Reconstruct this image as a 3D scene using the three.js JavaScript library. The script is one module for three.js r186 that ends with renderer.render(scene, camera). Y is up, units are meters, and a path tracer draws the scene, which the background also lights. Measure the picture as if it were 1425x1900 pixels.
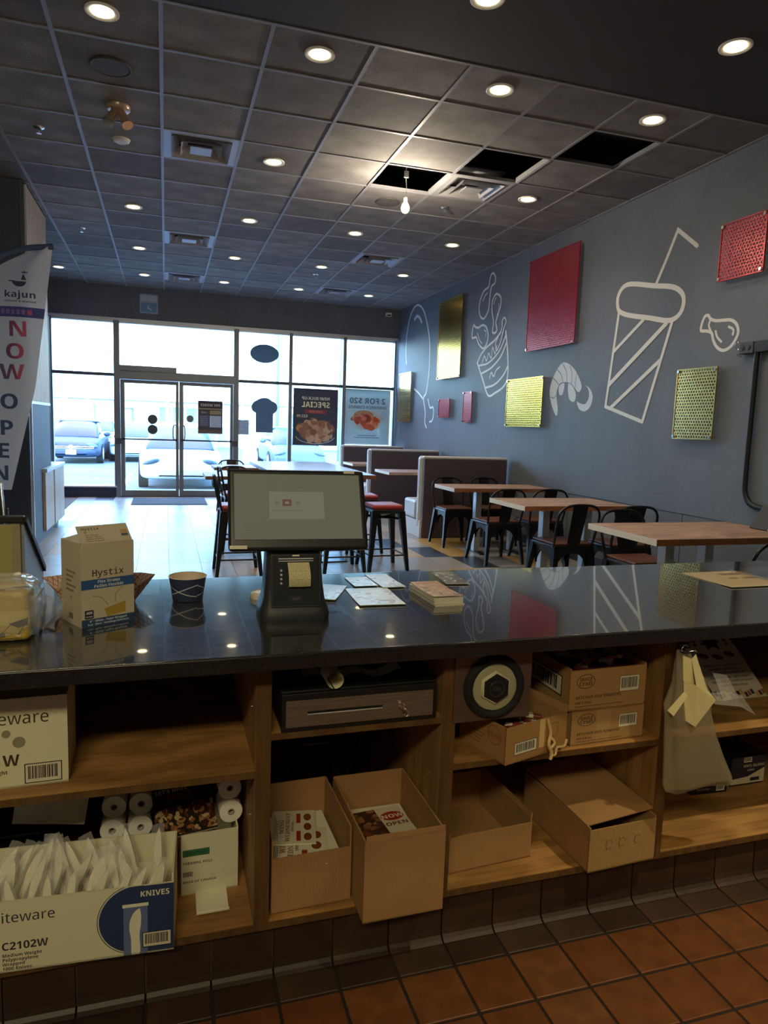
import * as THREE from 'three';
import { RoundedBoxGeometry } from 'three/addons/geometries/RoundedBoxGeometry.js';
import { mergeGeometries } from 'three/addons/utils/BufferGeometryUtils.js';
import { Sky } from 'three/addons/objects/Sky.js';
import { RectAreaLightUniformsLib } from 'three/addons/lights/RectAreaLightUniformsLib.js';

// ---------- camera, sky, sun, exposure ----------
const scene = new THREE.Scene();
const camera = new THREE.PerspectiveCamera(72.72, 1425 / 1900, 0.05, 400);
camera.position.set(0, 1.364, 0);
camera.rotation.order = 'YXZ';
camera.rotation.set(-0.1205, -0.306, 0.0345);
scene.add(camera);
const renderer = new THREE.WebGLRenderer({ antialias: true });
renderer.toneMapping = THREE.LinearToneMapping;
renderer.toneMappingExposure = 1.6;
renderer.shadowMap.enabled = true;
RectAreaLightUniformsLib.init();

const SUN_DIR = new THREE.Vector3(-0.35, 0.8, 0.62).normalize();
const sky = new Sky();
sky.scale.setScalar(300);
sky.material.uniforms.turbidity.value = 3;
sky.material.uniforms.rayleigh.value = 2.4;
sky.material.uniforms.mieCoefficient.value = 0.005;
sky.material.uniforms.mieDirectionalG.value = 0.8;
sky.material.uniforms.sunPosition.value.copy(SUN_DIR);
scene.add(sky);
scene.backgroundIntensity = 1.95;
const sun = new THREE.DirectionalLight(new THREE.Color().setRGB(0.76, 0.92, 1.2), 1.5);
sun.name = 'sun';
sun.position.copy(SUN_DIR).multiplyScalar(60).add(new THREE.Vector3(0, 0, -25));
sun.target.position.set(0, 0, -25);
sun.castShadow = true;
Object.assign(sun.shadow.camera, { left: -40, right: 40, top: 40, bottom: -40, near: 1, far: 140 });
sun.shadow.mapSize.set(2048, 2048);
scene.add(sun, sun.target);

const LAMP_WARM = new THREE.Color().setRGB(1.0, 0.84, 0.62);
const KITCHEN_WARM = new THREE.Color().setRGB(1.0, 0.86, 0.52);
const DOWNLIGHT_CD = 2.7, KITCHEN_NITS = 19;

// a tilted strip lamp under the kitchen ceiling behind the camera and a spot in the kitchen ceiling (their bodies are built with the ceiling)
const KITCHEN_STRIP = { x: -0.8, y: 3.3, z: 1.7, w: 1.6, h: 0.35 }, KITCHEN_SPOT = { x: 2.0, z: -0.3, cd: 20 };
{
  const { x, y, z, w, h } = KITCHEN_STRIP, l = new THREE.RectAreaLight(KITCHEN_WARM, KITCHEN_NITS, w, h);
  l.name = 'kitchen_strip_light'; l.position.set(x, y, z); l.lookAt(x + 0.3, 0.3, -1.6);
  scene.add(l);
}

// ---------- helpers ----------
let seed = 12345;
const rnd = () => { seed = (seed * 1664525 + 1013904223) >>> 0; return seed / 4294967296; };
const rr = (a, b) => a + (b - a) * rnd();
const V = (x, y, z) => new THREE.Vector3(x, y, z);
const taken = {};
function numbered(n) { const k = taken[n] = (taken[n] ?? -1) + 1; return k ? n + '_' + String(k).padStart(3, '0') : n; }
function thing(name, label, category, [x, y, z] = [0, 0, 0], turn = 0, group) {
  const o = new THREE.Group(); o.name = numbered(name); scene.add(o);
  o.position.set(x, y, z); o.rotation.y = turn; o.userData = { label, category };
  if (group) o.userData.group = group;
  return o;
}
function struct(name, label) {
  const o = new THREE.Group(); o.name = numbered(name); o.userData = { kind: 'structure', label }; scene.add(o); return o;
}
function mesh(name, geo, mat, parent, label) {
  const m = new THREE.Mesh(Array.isArray(geo) ? mergeGeometries(geo.map(g => g.index ? g.toNonIndexed() : g)) : geo, mat);
  m.name = name; m.castShadow = m.receiveShadow = true; if (label) m.userData.label = label;
  parent.add(m); return m;
}
function dup(root, [x, y, z], turn, label, group) {
  const r = root.clone(); r.name = numbered(root.name.replace(/_\d{3}$/, '')); scene.add(r);
  r.position.set(x, y, z); r.rotation.set(0, turn, 0); r.userData = { ...root.userData };
  if (label) r.userData.label = label;
  if (group) r.userData.group = group;
  return r;
}
// uv in metres, chosen by the face's main direction
function muv(g, s = 1, ox = 0, oy = 0) {
  if (g.index) g = g.toNonIndexed();
  const p = g.attributes.position, n = g.attributes.normal, uv = new Float32Array(p.count * 2);
  for (let i = 0; i < p.count; i++) {
    const ax = Math.abs(n.getX(i)), ay = Math.abs(n.getY(i)), az = Math.abs(n.getZ(i));
    const [u, v] = ay >= ax && ay >= az ? [p.getX(i), p.getZ(i)] : ax >= az ? [p.getZ(i), p.getY(i)] : [p.getX(i), p.getY(i)];
    uv[2 * i] = u * s + ox; uv[2 * i + 1] = v * s + oy;
  }
  g.setAttribute('uv', new THREE.BufferAttribute(uv, 2));
  return g;
}
// box from min corner to max corner
function bb(x0, y0, z0, x1, y1, z1, r = 0) {
  const w = Math.abs(x1 - x0), h = Math.abs(y1 - y0), d = Math.abs(z1 - z0);
  const g = r ? new RoundedBoxGeometry(w, h, d, 2, Math.min(r, w / 2.01, h / 2.01, d / 2.01)) : new THREE.BoxGeometry(w, h, d);
  g.translate((x0 + x1) / 2, (y0 + y1) / 2, (z0 + z1) / 2);
  return muv(g);
}
const cb = (x, y, z, w, h, d, r = 0) => bb(x - w / 2, y - h / 2, z - d / 2, x + w / 2, y + h / 2, z + d / 2, r);
function tube(pts, r, seg = 24, rad = 8, closed = false, tension = 0.5) {
  const c = new THREE.CatmullRomCurve3(pts.map(p => Array.isArray(p) ? V(...p) : p), closed, 'catmullrom', tension);
  return new THREE.TubeGeometry(c, seg, r, rad, closed).toNonIndexed();
}
function rod(a, b, r0, r1 = r0, rad = 10) {
  const A = V(...a), B = V(...b), d = B.clone().sub(A), g = new THREE.CylinderGeometry(r1, r0, d.length(), rad);
  g.applyQuaternion(new THREE.Quaternion().setFromUnitVectors(V(0, 1, 0), d.clone().normalize()));
  const m = A.add(B).multiplyScalar(0.5); g.translate(m.x, m.y, m.z); return g.toNonIndexed();
}
// a bar of rectangular section from a to b; w across x-ish, t across the other
function bar(a, b, w, t, w1 = w, t1 = t) {
  const A = V(...a), B = V(...b), d = B.clone().sub(A), L = d.length(), g = new THREE.BoxGeometry(w, L, t), p = g.attributes.position;
  for (let i = 0; i < p.count; i++) if (p.getY(i) > 0) { p.setX(i, p.getX(i) * w1 / w); p.setZ(i, p.getZ(i) * t1 / t); }
  g.applyQuaternion(new THREE.Quaternion().setFromUnitVectors(V(0, 1, 0), d.normalize()));
  const m = A.add(B).multiplyScalar(0.5); g.translate(m.x, m.y, m.z); g.computeVertexNormals(); return muv(g);
}
const cyl = (x, y, z, r0, r1, h, seg = 24, open = false) => { const g = new THREE.CylinderGeometry(r1, r0, h, seg, 1, open); g.translate(x, y + h / 2, z); return g.toNonIndexed(); };
const lathe = (pts, seg = 32) => new THREE.LatheGeometry(pts.map(p => new THREE.Vector2(...p)), seg).toNonIndexed();
function prism(pts, depth, bevel = 0) {
  const s = new THREE.Shape(pts.map(p => new THREE.Vector2(...p)));
  return new THREE.ExtrudeGeometry(s, { depth, bevelEnabled: bevel > 0, bevelSize: bevel, bevelThickness: bevel, bevelSegments: 2, curveSegments: 6 });
}
const at = (g, x, y, z, ry = 0, rx = 0, rz = 0) => { if (rx) g.rotateX(rx); if (rz) g.rotateZ(rz); if (ry) g.rotateY(ry); g.translate(x, y, z); return g; };

// ---------- textures ----------
const hash = (x, y) => { let h = (x * 374761393 + y * 668265263) | 0; h = Math.imul(h ^ (h >>> 13), 1274126177); return ((h ^ (h >>> 16)) >>> 0) / 4294967296; };
function vnoise(x, y, per) {
  const xi = Math.floor(x), yi = Math.floor(y), fx = x - xi, fy = y - yi, sx = fx * fx * (3 - 2 * fx), sy = fy * fy * (3 - 2 * fy);
  const w = (a) => ((a % per) + per) % per, h = (a, b) => hash(w(a), w(b));
  return (h(xi, yi) * (1 - sx) + h(xi + 1, yi) * sx) * (1 - sy) + (h(xi, yi + 1) * (1 - sx) + h(xi + 1, yi + 1) * sx) * sy;
}
const fbm = (x, y, per, o = 4) => { let s = 0, a = 0.5; for (let i = 0; i < o; i++) { s += a * vnoise(x, y, per); x *= 2; y *= 2; per *= 2; a *= 0.5; } return s / (1 - 0.5 ** o); };
function tex(size, f, srgb = true, rx = 1, ry = 1) {
  const d = new Uint8Array(size * size * 4);
  for (let y = 0; y < size; y++) for (let x = 0; x < size; x++) {
    const c = f(x / size, y / size), o = (y * size + x) * 4;
    for (let k = 0; k < 3; k++) d[o + k] = Math.max(0, Math.min(255, (Array.isArray(c) ? c[k] : c) * 255));
    d[o + 3] = 255;
  }
  const t = new THREE.DataTexture(d, size, size); t.wrapS = t.wrapT = THREE.RepeatWrapping; t.magFilter = THREE.LinearFilter; t.minFilter = THREE.LinearMipmapLinearFilter; t.generateMipmaps = true;
  if (srgb) t.colorSpace = THREE.SRGBColorSpace;
  t.repeat.set(rx, ry); t.needsUpdate = true; return t;
}
const mixc = (a, b, t) => a.map((v, i) => v + (b[i] - v) * t);
const hexc = (h) => [(h >> 16 & 255) / 255, (h >> 8 & 255) / 255, (h & 255) / 255];
function wood(a, b, rings, streak, along = true, rx = 1, ry = 1) {   // grain runs along u when along is true
  const A = hexc(a), B = hexc(b);
  return tex(512, (u, v) => {
    if (!along) [u, v] = [v, u];
    const warp = fbm(u * 2, v * 6, 64, 3), cath = 0.5 + 0.5 * Math.sin((v * rings + warp * 3.2 + 0.25 * Math.sin(u * 6.283)) * 6.283);
    const fine = fbm(u * 6, v * 128, 1024, 2);
    return mixc(A, B, Math.min(1, 0.55 * cath * streak + 0.6 * Math.abs(fine - 0.35)));
  }, true, rx, ry);
}
const T = {
  oak: wood(0xb98a50, 0x6d4a26, 5, 0.7, true, 1.4, 1.4),
  oakUp: wood(0xa97e49, 0x65442a, 5, 0.55, false, 1.4, 1.4),
  top: wood(0xb1917a, 0x6c5345, 4, 0.8, true, 1.1, 1.6),
  pale: wood(0xd6c9b8, 0xa8937c, 7, 0.5, false, 1.2, 1.2),
  plank: wood(0xe2ddd4, 0xb9b2a6, 4, 0.45, true, 1.2, 1.2),
  ceil: tex(512, (u, v) => { const n = fbm(u * 8, v * 8, 8, 4), f = hash(Math.floor(u * 512), Math.floor(v * 512)); const s = 0.45 + 0.14 * n + 0.08 * (f - 0.5); return [s, s * 0.99, s * 0.99]; }, true, 1, 1),
  ceilBump: tex(256, (u, v) => fbm(u * 60, v * 60, 60, 2), false, 1.6, 1.6),
  granite: tex(1024, (u, v) => { const f = hash(Math.floor(u * 1024), Math.floor(v * 1024)), g = vnoise(u * 400, v * 400, 400), b = 0.17 + 0.07 * fbm(u * 40, v * 40, 40, 2); return f > 0.95 && g > 0.45 ? [b + 0.36, b + 0.36, b + 0.37] : f > 0.9 ? [b + 0.11, b + 0.105, b + 0.10] : [b, b * 0.97, b * 0.96]; }, true, 0.7, 0.7),
  quarry: tex(256, (u, v) => { const n = fbm(u * 10, v * 10, 10, 4), f = hash(Math.floor(u * 256), Math.floor(v * 256)); return mixc([0.47, 0.29, 0.16], [0.34, 0.20, 0.105], n * 0.9 + (f - 0.5) * 0.15); }, true, 3, 3),
  darkTile: tex(256, (u, v) => { const n = fbm(u * 6, v * 6, 6, 4), f = hash(Math.floor(u * 256), Math.floor(v * 256)); return mixc([0.31, 0.21, 0.15], [0.18, 0.13, 0.10], n * 1.1 + (f - 0.5) * 0.2); }, true, 3, 3),  // darker, greyer brown mottle than the quarry tiles
  card: tex(512, (u, v) => { const s = 0.5 + 0.5 * Math.sin(u * 6.283 * 110), n = fbm(u * 5, v * 5, 5, 4), f = hash(Math.floor(u * 512), Math.floor(v * 512)); return mixc([0.70, 0.53, 0.34], [0.58, 0.42, 0.26], 0.25 * s + 0.6 * n + 0.15 * (f - 0.5)); }, true, 2.2, 2.2),
  cardBump: tex(256, (u, v) => 0.5 + 0.5 * Math.sin(u * 6.283 * 55), false, 2.2, 2.2),
  paint: tex(512, (u, v) => { const n = fbm(u * 7, v * 2, 14, 4), f = fbm(u * 90, v * 90, 90, 2); const s = 0.94 + 0.10 * (n - 0.5) + 0.06 * (f - 0.5); return [s, s, s]; }, true, 0.6, 0.6),
  asphalt: tex(256, (u, v) => { const f = hash(Math.floor(u * 256), Math.floor(v * 256)), n = fbm(u * 4, v * 4, 4, 4), s = 0.5 + 0.14 * (n - 0.5) + 0.14 * (f - 0.5); return [s, s, s * 1.01]; }, true, 0.3, 0.3),
  brush: tex(256, (u, v) => { const s = 0.72 + 0.16 * (vnoise(u * 4, v * 200, 800) - 0.5); return [s, s, s]; }, true, 4, 4),
};
function print(w, h, draw, mirror = false) {
  const c = document.createElement('canvas'); c.width = w; c.height = h; const g = c.getContext('2d');
  if (mirror) { g.translate(w, 0); g.scale(-1, 1); }
  draw(g, w, h);
  const t = new THREE.CanvasTexture(c); t.colorSpace = THREE.SRGBColorSpace; t.magFilter = THREE.LinearFilter; t.anisotropy = 8; return t;
}
const txt = (g, s, x, y, px, col = '#111', font = 'sans-serif', align = 'left', wt = 'bold') => { g.fillStyle = col; g.font = `${wt} ${px}px ${font}`; g.textAlign = align; g.textBaseline = 'middle'; g.fillText(s, x, y); };
function barcode(g, x, y, w, h, frame = true) {
  g.fillStyle = '#d8d2b8'; g.fillRect(x, y, w, h);
  if (frame) { g.strokeStyle = '#1a1612'; g.lineWidth = Math.max(2, w * 0.02); g.strokeRect(x, y, w, h); }
  g.fillStyle = '#1a1612'; let p = x + w * 0.08, k = 7;
  while (p < x + w * 0.9) { k = (k * 16807) % 2147483647; const bw = w * (0.012 + 0.022 * (k % 3) / 2); g.fillRect(p, y + h * 0.12, bw, h * 0.68); p += bw + w * (0.012 + 0.02 * ((k >> 4) % 3) / 2); }
}

// ---------- materials ----------
const std = (color, roughness = 0.7, o = {}) => new THREE.MeshStandardMaterial({ color, roughness, ...o });
const phys = (color, roughness, o = {}) => new THREE.MeshPhysicalMaterial({ color, roughness, ...o });
const M = {
  wallBlue: std(0x6c727c, 0.62, { map: T.paint }),
  wallDark: std(0x3e4a62, 0.6, { map: T.paint }),
  trimWhite: std(0xd8d8d8, 0.5),
  kitchenWall: std(0xb8b0a2, 0.7, { map: T.paint }),
  drywall: std(0x413f42, 0.8, { map: T.paint }),
  plenum: std(0x0c0a09, 0.95),
  tbar: std(0x85868c, 0.5),
  tbarBare: std(0xd9dbe0, 0.3, { metalness: 0.6 }),
  ceil: [0, 1, 2].map(i => { const t = T.ceil.clone(); t.offset.set(0.31 * i, 0.57 * i); t.repeat.set(0.9, 0.9); return std([0xe6e4e3, 0xd6d4d4, 0xf4f2f0][i], 0.85, { map: t, bumpMap: T.ceilBump, bumpScale: 0.0012 }); }),
  alu: std(0x7b8087, 0.42, { metalness: 0.55 }),
  aluDark: std(0x4a5058, 0.45, { metalness: 0.4 }),
  aluLight: std(0xd4d6d8, 0.35, { metalness: 0.25 }),
  glass: phys(0xffffff, 0.0, { transmission: 1, thickness: 0, ior: 1.45 }),
  oak: std(0xffffff, 0.55, { map: T.oak }),
  oakUp: std(0xffffff, 0.6, { map: T.oakUp }),
  oakDark: std(0x7d6a5c, 0.6, { map: T.oakUp }),
  edge: std(0xa59e8c, 0.6, { map: T.oakUp }),
  walnutBack: std(0x8a7462, 0.65, { map: T.oakUp }),
  tableTop: std(0xffffff, 0.42, { map: T.top }),
  tableEdge: std(0xc9a173, 0.5, { map: T.top }),
  tableEdgePale: std(0xe2dccb, 0.45),
  pale: std(0xf2ede4, 0.6, { map: T.pale }),
  paleCab: std(0xe9ecec, 0.45, { map: T.pale }),
  granite: phys(0xffffff, 0.12, { map: T.granite, clearcoat: 1, clearcoatRoughness: 0.02 }),
  graniteEdge: phys(0x9c9ca2, 0.3, { map: T.granite }),
  blackMetal: std(0x14161b, 0.33, { metalness: 0.35 }),
  steelLeg: std(0xb9bec4, 0.35, { metalness: 0.5 }),
  black: std(0x101012, 0.5),
  blackGloss: phys(0x0b0b0d, 0.12, { clearcoat: 1, clearcoatRoughness: 0.03 }),
  rubber: std(0x161616, 0.85),
  seatWood: std(0x8a6248, 0.5, { map: T.top }),
  redVinyl: std(0x8e2a2a, 0.45),
  booth: std(0x4c434d, 0.42), boothLight: std(0xb9bcc0, 0.4), boothKick: std(0xc9cbcc, 0.5),
  goldMetal: std(0xb5922f, 0.22, { metalness: 0.95, side: THREE.DoubleSide }),
  champMetal: std(0xbf9f5c, 0.24, { metalness: 0.95, side: THREE.DoubleSide }),
  redMetal: std(0xa8182c, 0.32, { metalness: 0.25, side: THREE.DoubleSide }),
  chrome: std(0xe6e6e8, 0.14, { metalness: 1 }),
  copper: std(0xc4ab9b, 0.35, { metalness: 0.5 }),
  muralPaint: std(0xdcdcd6, 0.6),
  muralLine: std(0x4a4f58, 0.6),
  white: std(0xececea, 0.55), offWhite: std(0xe6e0cb, 0.6),
  card: std(0xffffff, 0.85, { map: T.card, bumpMap: T.cardBump, bumpScale: 0.0004 }),
  cardEdge: std(0xc79a62, 0.9),
  cardTape: phys(0xcfae74, 0.25, { clearcoat: 0.6 }),
  whiteCard: std(0xe2ddbc, 0.75),
  paper: std(0xe8e4c8, 0.75, { side: THREE.DoubleSide }),
  film: phys(0xffffff, 0.18, { transmission: 0.82, thickness: 0, ior: 1.45, side: THREE.DoubleSide }),
  filmMilky: phys(0xe2d6b8, 0.3, { transmission: 0.8, thickness: 0, ior: 1.4, side: THREE.DoubleSide }),
  plasticWhite: std(0xf0ead2, 0.35),
  rollWhite: std(0xe9e6dc, 0.7), rollCore: std(0xb9b3a4, 0.8),
  quarry: [0, 1, 2].map(i => { const t = T.quarry.clone(); t.offset.set(0.3 * i, 0.41 * i); return std([0xffffff, 0xefe3da, 0xf7ece0][i], 0.42, { map: t }); }),
  cove: [0, 1].map(i => { const t = T.darkTile.clone(); t.offset.set(0.3 * i, 0.2); return std([0xffffff, 0xe6dad0][i], 0.5, { map: t }); }),
  grout: std(0x1c1410, 0.9), groutCove: std(0x6a6256, 0.9),
  asphalt: std(0xbcbcbc, 0.9, { map: T.asphalt }), concrete: std(0xcfccc4, 0.85, { map: T.asphalt }),
};
M.lampGlow = new THREE.MeshStandardMaterial({ color: 0x000000, emissive: new THREE.Color().setRGB(1, 0.80, 0.42), emissiveIntensity: 7 });
M.kitchenGlow = new THREE.MeshStandardMaterial({ color: 0x000000, emissive: KITCHEN_WARM, emissiveIntensity: 2.5 });
// ---------- the setting ----------
const ZW = -13, XR = 4.27, CEIL = 3.6;
const gx = (k) => -0.0195 + 0.61 * k, gz = (r) => -4.756 - 0.61 * r;
{ // dining floor: plank tiles laid one by one, plain screed under the part that the counter hides
  const f = struct('floor', 'pale plank-look tile floor with scattered yellow and navy tiles');
  mesh('screed', bb(-3.6, -0.14, -13.15, 4.42, -0.006, -2.0), M.groutCove, f);
  mesh('tile_field', bb(-3.4, -0.006, -5.4, 4.27, 0, -2.25), std(0xb9b6b0, 0.4, { map: T.plank }), f).userData.kind = 'stuff';
  const light = [0xb0b0b0, 0xa5a5a5, 0xb9b8b6, 0x9c9c9d].map((c, i) => { const t = T.plank.clone(); t.offset.set(0.37 * i, 0.21 * i); return phys(c, 0.34, { map: t }); });
  const yellow = phys(0xc4a467, 0.38, { map: T.plank }), navy = phys(0x3c4657, 0.36, { map: T.plank }), grey = phys(0x8b9099, 0.36, { map: T.plank });
  const pitch = 0.2915, x0 = 2.9425, geo = {};
  for (let c = -15; c < 5; c++) {
    const a = Math.max(x0 + c * pitch, -1.86), b = Math.min(x0 + (c + 1) * pitch, XR); if (b - a < 0.02) continue;
    const off = ((c % 2) + 2) % 2 ? 0 : 0;
    for (let r = -2; r < 11; r++) {
      const zn = Math.min(-6.87 - 0.612 * r + off, -5.4), zf = Math.max(zn - 0.612, -13); if (zn - zf < 0.02) continue;
      let m = light[Math.floor(rnd() * 4)]; const q = rnd();
      if (q < 0.045) m = yellow; else if (q < 0.08) m = navy; else if (q < 0.12) m = grey;
      if (c === -1 && r === 0) m = navy; if (c === 0 && r === 0) m = yellow; if (c === -2 && r === 0) m = yellow; if ((c === 1 || c === 0) && r === 1) m = yellow; if (c === -1 && r === -1) m = light[1]; if (c === -1 && r === -2) m = yellow;
      if (c === -14 && r === 9) m = navy; if (c === -12 && r === 9) m = yellow;
      const key = (b - a).toFixed(3) + (zn - zf).toFixed(3);
      geo[key] ??= bb(-(b - a) / 2 + 0.0015, -0.008, -(zn - zf) / 2 + 0.0015, (b - a) / 2 - 0.0015, 0, (zn - zf) / 2 - 0.0015);
      mesh('floor_tile', geo[key], m, f).position.set((a + b) / 2, 0, (zn + zf) / 2);
    }
  }
}
{ // kitchen floor of red quarry tiles, and the coved base under the cabinets
  const f = struct('floor', 'red-brown square quarry tile kitchen floor with dark grout');
  mesh('grout_bed', bb(-3.4, -0.14, -2.0, 4.27, -0.004, 3), M.grout, f);
  const g = bb(-0.072, -0.012, -0.072, 0.072, 0, 0.072, 0.003), half = bb(-0.072, -0.012, -0.044, 0.072, 0, 0.044, 0.003);
  for (let i = -9; i < 14; i++) {
    const x = 0.93 + 0.1508 * (i - 4) + 0.0;
    for (let j = 0; j < 8; j++) mesh('quarry_tile', g, M.quarry[Math.floor(rnd() * 3)], f).position.set(x, 0, -1.4155 + 0.151 * j);
    mesh('quarry_tile', half, M.cove[Math.floor(rnd() * 2)], f).position.set(x, 0, -1.538);  // cut row next to the base, in the darker base tile brown
  }
  mesh('tile_field', bb(-3.4, -0.006, -0.3, 4.27, -0.002, 3), M.quarry[0], f).userData.kind = 'stuff';
  const b = struct('baseboard_counter', 'coved quarry tile base under the counter cabinets');
  mesh('base_backing', bb(-3.4, 0, -1.64, 4.27, 0.13, -1.603), M.groutCove, b);
  const cg = prism([[0, 0], [0.022, 0.001], [0.012, 0.006], [0.005, 0.014], [0.002, 0.03], [0, 0.126], [-0.012, 0.126], [-0.012, 0]], 0.146); cg.rotateY(-Math.PI / 2); cg.translate(0.073, 0, 0); const cgu = muv(cg);
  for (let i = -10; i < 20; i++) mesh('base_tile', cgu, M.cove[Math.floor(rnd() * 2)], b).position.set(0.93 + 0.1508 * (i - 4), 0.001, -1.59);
}
{ // suspended ceiling
  const c = struct('ceiling', 'dark suspended ceiling of square tiles in a metal grid');
  mesh('roof_deck', bb(-3.8, 4.0, -13.6, 4.6, 4.25, 3.3), M.plenum, c);
  mesh('drywall_ceiling', bb(-3.4, 3.6, -4.23, 4.27, 3.64, 3), M.drywall, c);
  mesh('drywall_edge', bb(-3.4, 3.596, -4.245, 4.27, 3.66, -4.225), M.tbar, c);
  const missing = ['3,2', '4,1', '5,0'], vents = ['0,2', '4,2', '0,7', '4,7', '0,11', '4,11'], geo = {};
  for (let k = -6; k < 8; k++) for (let r = -1; r < 14; r++) {
    if (missing.includes(k + ',' + r) || vents.includes(k + ',' + r)) continue;
    const zn = r < 0 ? -4.24 : gz(r), zf = Math.max(gz(r + 1), ZW), left = (zn + zf) / 2 < -9.05 ? -1.86 : (zn + zf) / 2 < -7.72 ? -1.3 : -3.4;
    const a = Math.max(gx(k), left), b = Math.min(gx(k + 1), XR); if (b - a < 0.03) continue;
    const key = (b - a).toFixed(3) + (zn - zf).toFixed(3);
    geo[key] ??= bb(-(b - a) / 2 + 0.006, 0, -(zn - zf) / 2 + 0.006, (b - a) / 2 - 0.006, 0.015, (zn - zf) / 2 - 0.006);
    const m = mesh('ceiling_tile', geo[key], M.ceil[Math.floor(rnd() * 3)], c); m.position.set((a + b) / 2, 3.606, (zn + zf) / 2); if (b - a > 0.6 && rnd() > 0.5) m.rotation.y = Math.PI;
  }
  for (let k = -5; k <= 7; k++) { const x = gx(k), far = x < -1.3 ? -7.72 : ZW; if (x < XR) mesh('grid_main_runner', [bb(x - 0.012, 3.598, far, x + 0.012, 3.606, -4.24), bb(x - 0.002, 3.606, far, x + 0.002, 3.64, -4.24)], M.tbar, c); }
  for (let r = 0; r < 14; r++) { const z = gz(r), l = z < -9.05 ? -1.86 : z < -7.72 ? -1.3 : -3.4; mesh('grid_cross_tee', [bb(l, 3.5985, z - 0.011, XR, 3.605, z + 0.011), bb(l, 3.605, z - 0.0015, XR, 3.63, z + 0.0015)], M.tbar, c); }
  for (const [k, r] of [[4, 2], [5, 1]]) mesh('bare_grid_tee', bb(gx(k) - 0.013, 3.596, gz(r + 1) + 0.02, gx(k) + 0.013, 3.6385, gz(r) - 0.02), M.tbarBare, c, 'bare bright metal grid tee beside an open tile');
  mesh('wall_angle', bb(XR - 0.02, 3.597, ZW, XR, 3.606, -4.24), M.tbar, c);
  // tilted kitchen strip lamp
  const { x, y, z, w, h } = KITCHEN_STRIP, t = thing('kitchen_strip_lamp', 'long warm strip lamp hung under the kitchen ceiling', 'lamp', [x, y, z]);
  t.lookAt(x + 0.3, 0.3, -1.6); t.rotateY(0);
  mesh('lamp_diffuser', bb(-w / 2, -h / 2, -0.02, w / 2, h / 2, -0.006), M.kitchenGlow, t); mesh('lamp_housing', bb(-w / 2 - 0.03, -h / 2 - 0.03, -0.1, w / 2 + 0.03, h / 2 + 0.03, -0.02, 0.008), M.white, t); for (const sx of [-0.6, 0.6]) { const q = mesh('hanger', rod([0, 0, 0], [0, 0.36, 0], 0.008), M.aluDark, t); q.position.set(sx, 0.0, -0.06); q.quaternion.copy(t.quaternion).invert(); }
}
const ribbon = (pts, w, smooth) => { // flat painted stroke in the (z, y) plane of the wall, round ended
  let P = pts.map(([z, y]) => new THREE.Vector2(z, y));
  const closed = P.length > 3 && P[0].distanceTo(P[P.length - 1]) < 1e-3; if (closed) P.pop();
  if (P.length > 2 && (smooth || closed)) P = new THREE.CatmullRomCurve3(P.map(p => V(p.x, p.y, 0)), closed, 'centripetal').getPoints(pts.length * 6).map(p => new THREE.Vector2(p.x, p.y));
  if (closed) P.pop();
  const pos = [], n = P.length, push = (a, b, c) => { const cr = (b.x - a.x) * (c.y - a.y) - (b.y - a.y) * (c.x - a.x); if (Math.abs(cr) < 1e-12) return; for (const q of cr > 0 ? [a, b, c] : [a, c, b]) pos.push(0, q.y, q.x); };
  const I = (i) => closed ? (i + n) % n : Math.max(0, Math.min(n - 1, i));
  const side = P.map((p, i) => { const d0 = p.clone().sub(P[I(i - 1)]).normalize(), d1 = P[I(i + 1)].clone().sub(p).normalize(), d = d0.clone().add(d1).normalize(), m = 1 / Math.max(0.45, d.dot(d1.lengthSq() ? d1 : d0)); return new THREE.Vector2(-d.y, d.x).multiplyScalar(w / 2 * m); });
  for (let i = 0; i < n - (closed ? 0 : 1); i++) { const j = I(i + 1), a = P[i].clone().add(side[i]), b = P[i].clone().sub(side[i]), c = P[j].clone().add(side[j]), d = P[j].clone().sub(side[j]); push(a, b, c); push(b, d, c); }
  if (!closed) for (const [e, o] of [[0, 1], [n - 1, n - 2]]) { const out = P[e].clone().sub(P[o]), t0 = Math.atan2(out.y, out.x) - Math.PI / 2, f = (t) => P[e].clone().add(new THREE.Vector2(Math.cos(t), Math.sin(t)).multiplyScalar(w / 2)); for (let k = 0; k < 8; k++) push(P[e], f(t0 + k * Math.PI / 8), f(t0 + (k + 1) * Math.PI / 8)); }
  const g = new THREE.BufferGeometry(); g.setAttribute('position', new THREE.Float32BufferAttribute(pos, 3));
  g.setAttribute('normal', new THREE.Float32BufferAttribute(pos.map((_, i) => i % 3 ? 0 : -1), 3)); g.setAttribute('uv', new THREE.Float32BufferAttribute(new Float32Array(pos.length / 3 * 2), 2)); return g;
};
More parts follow.
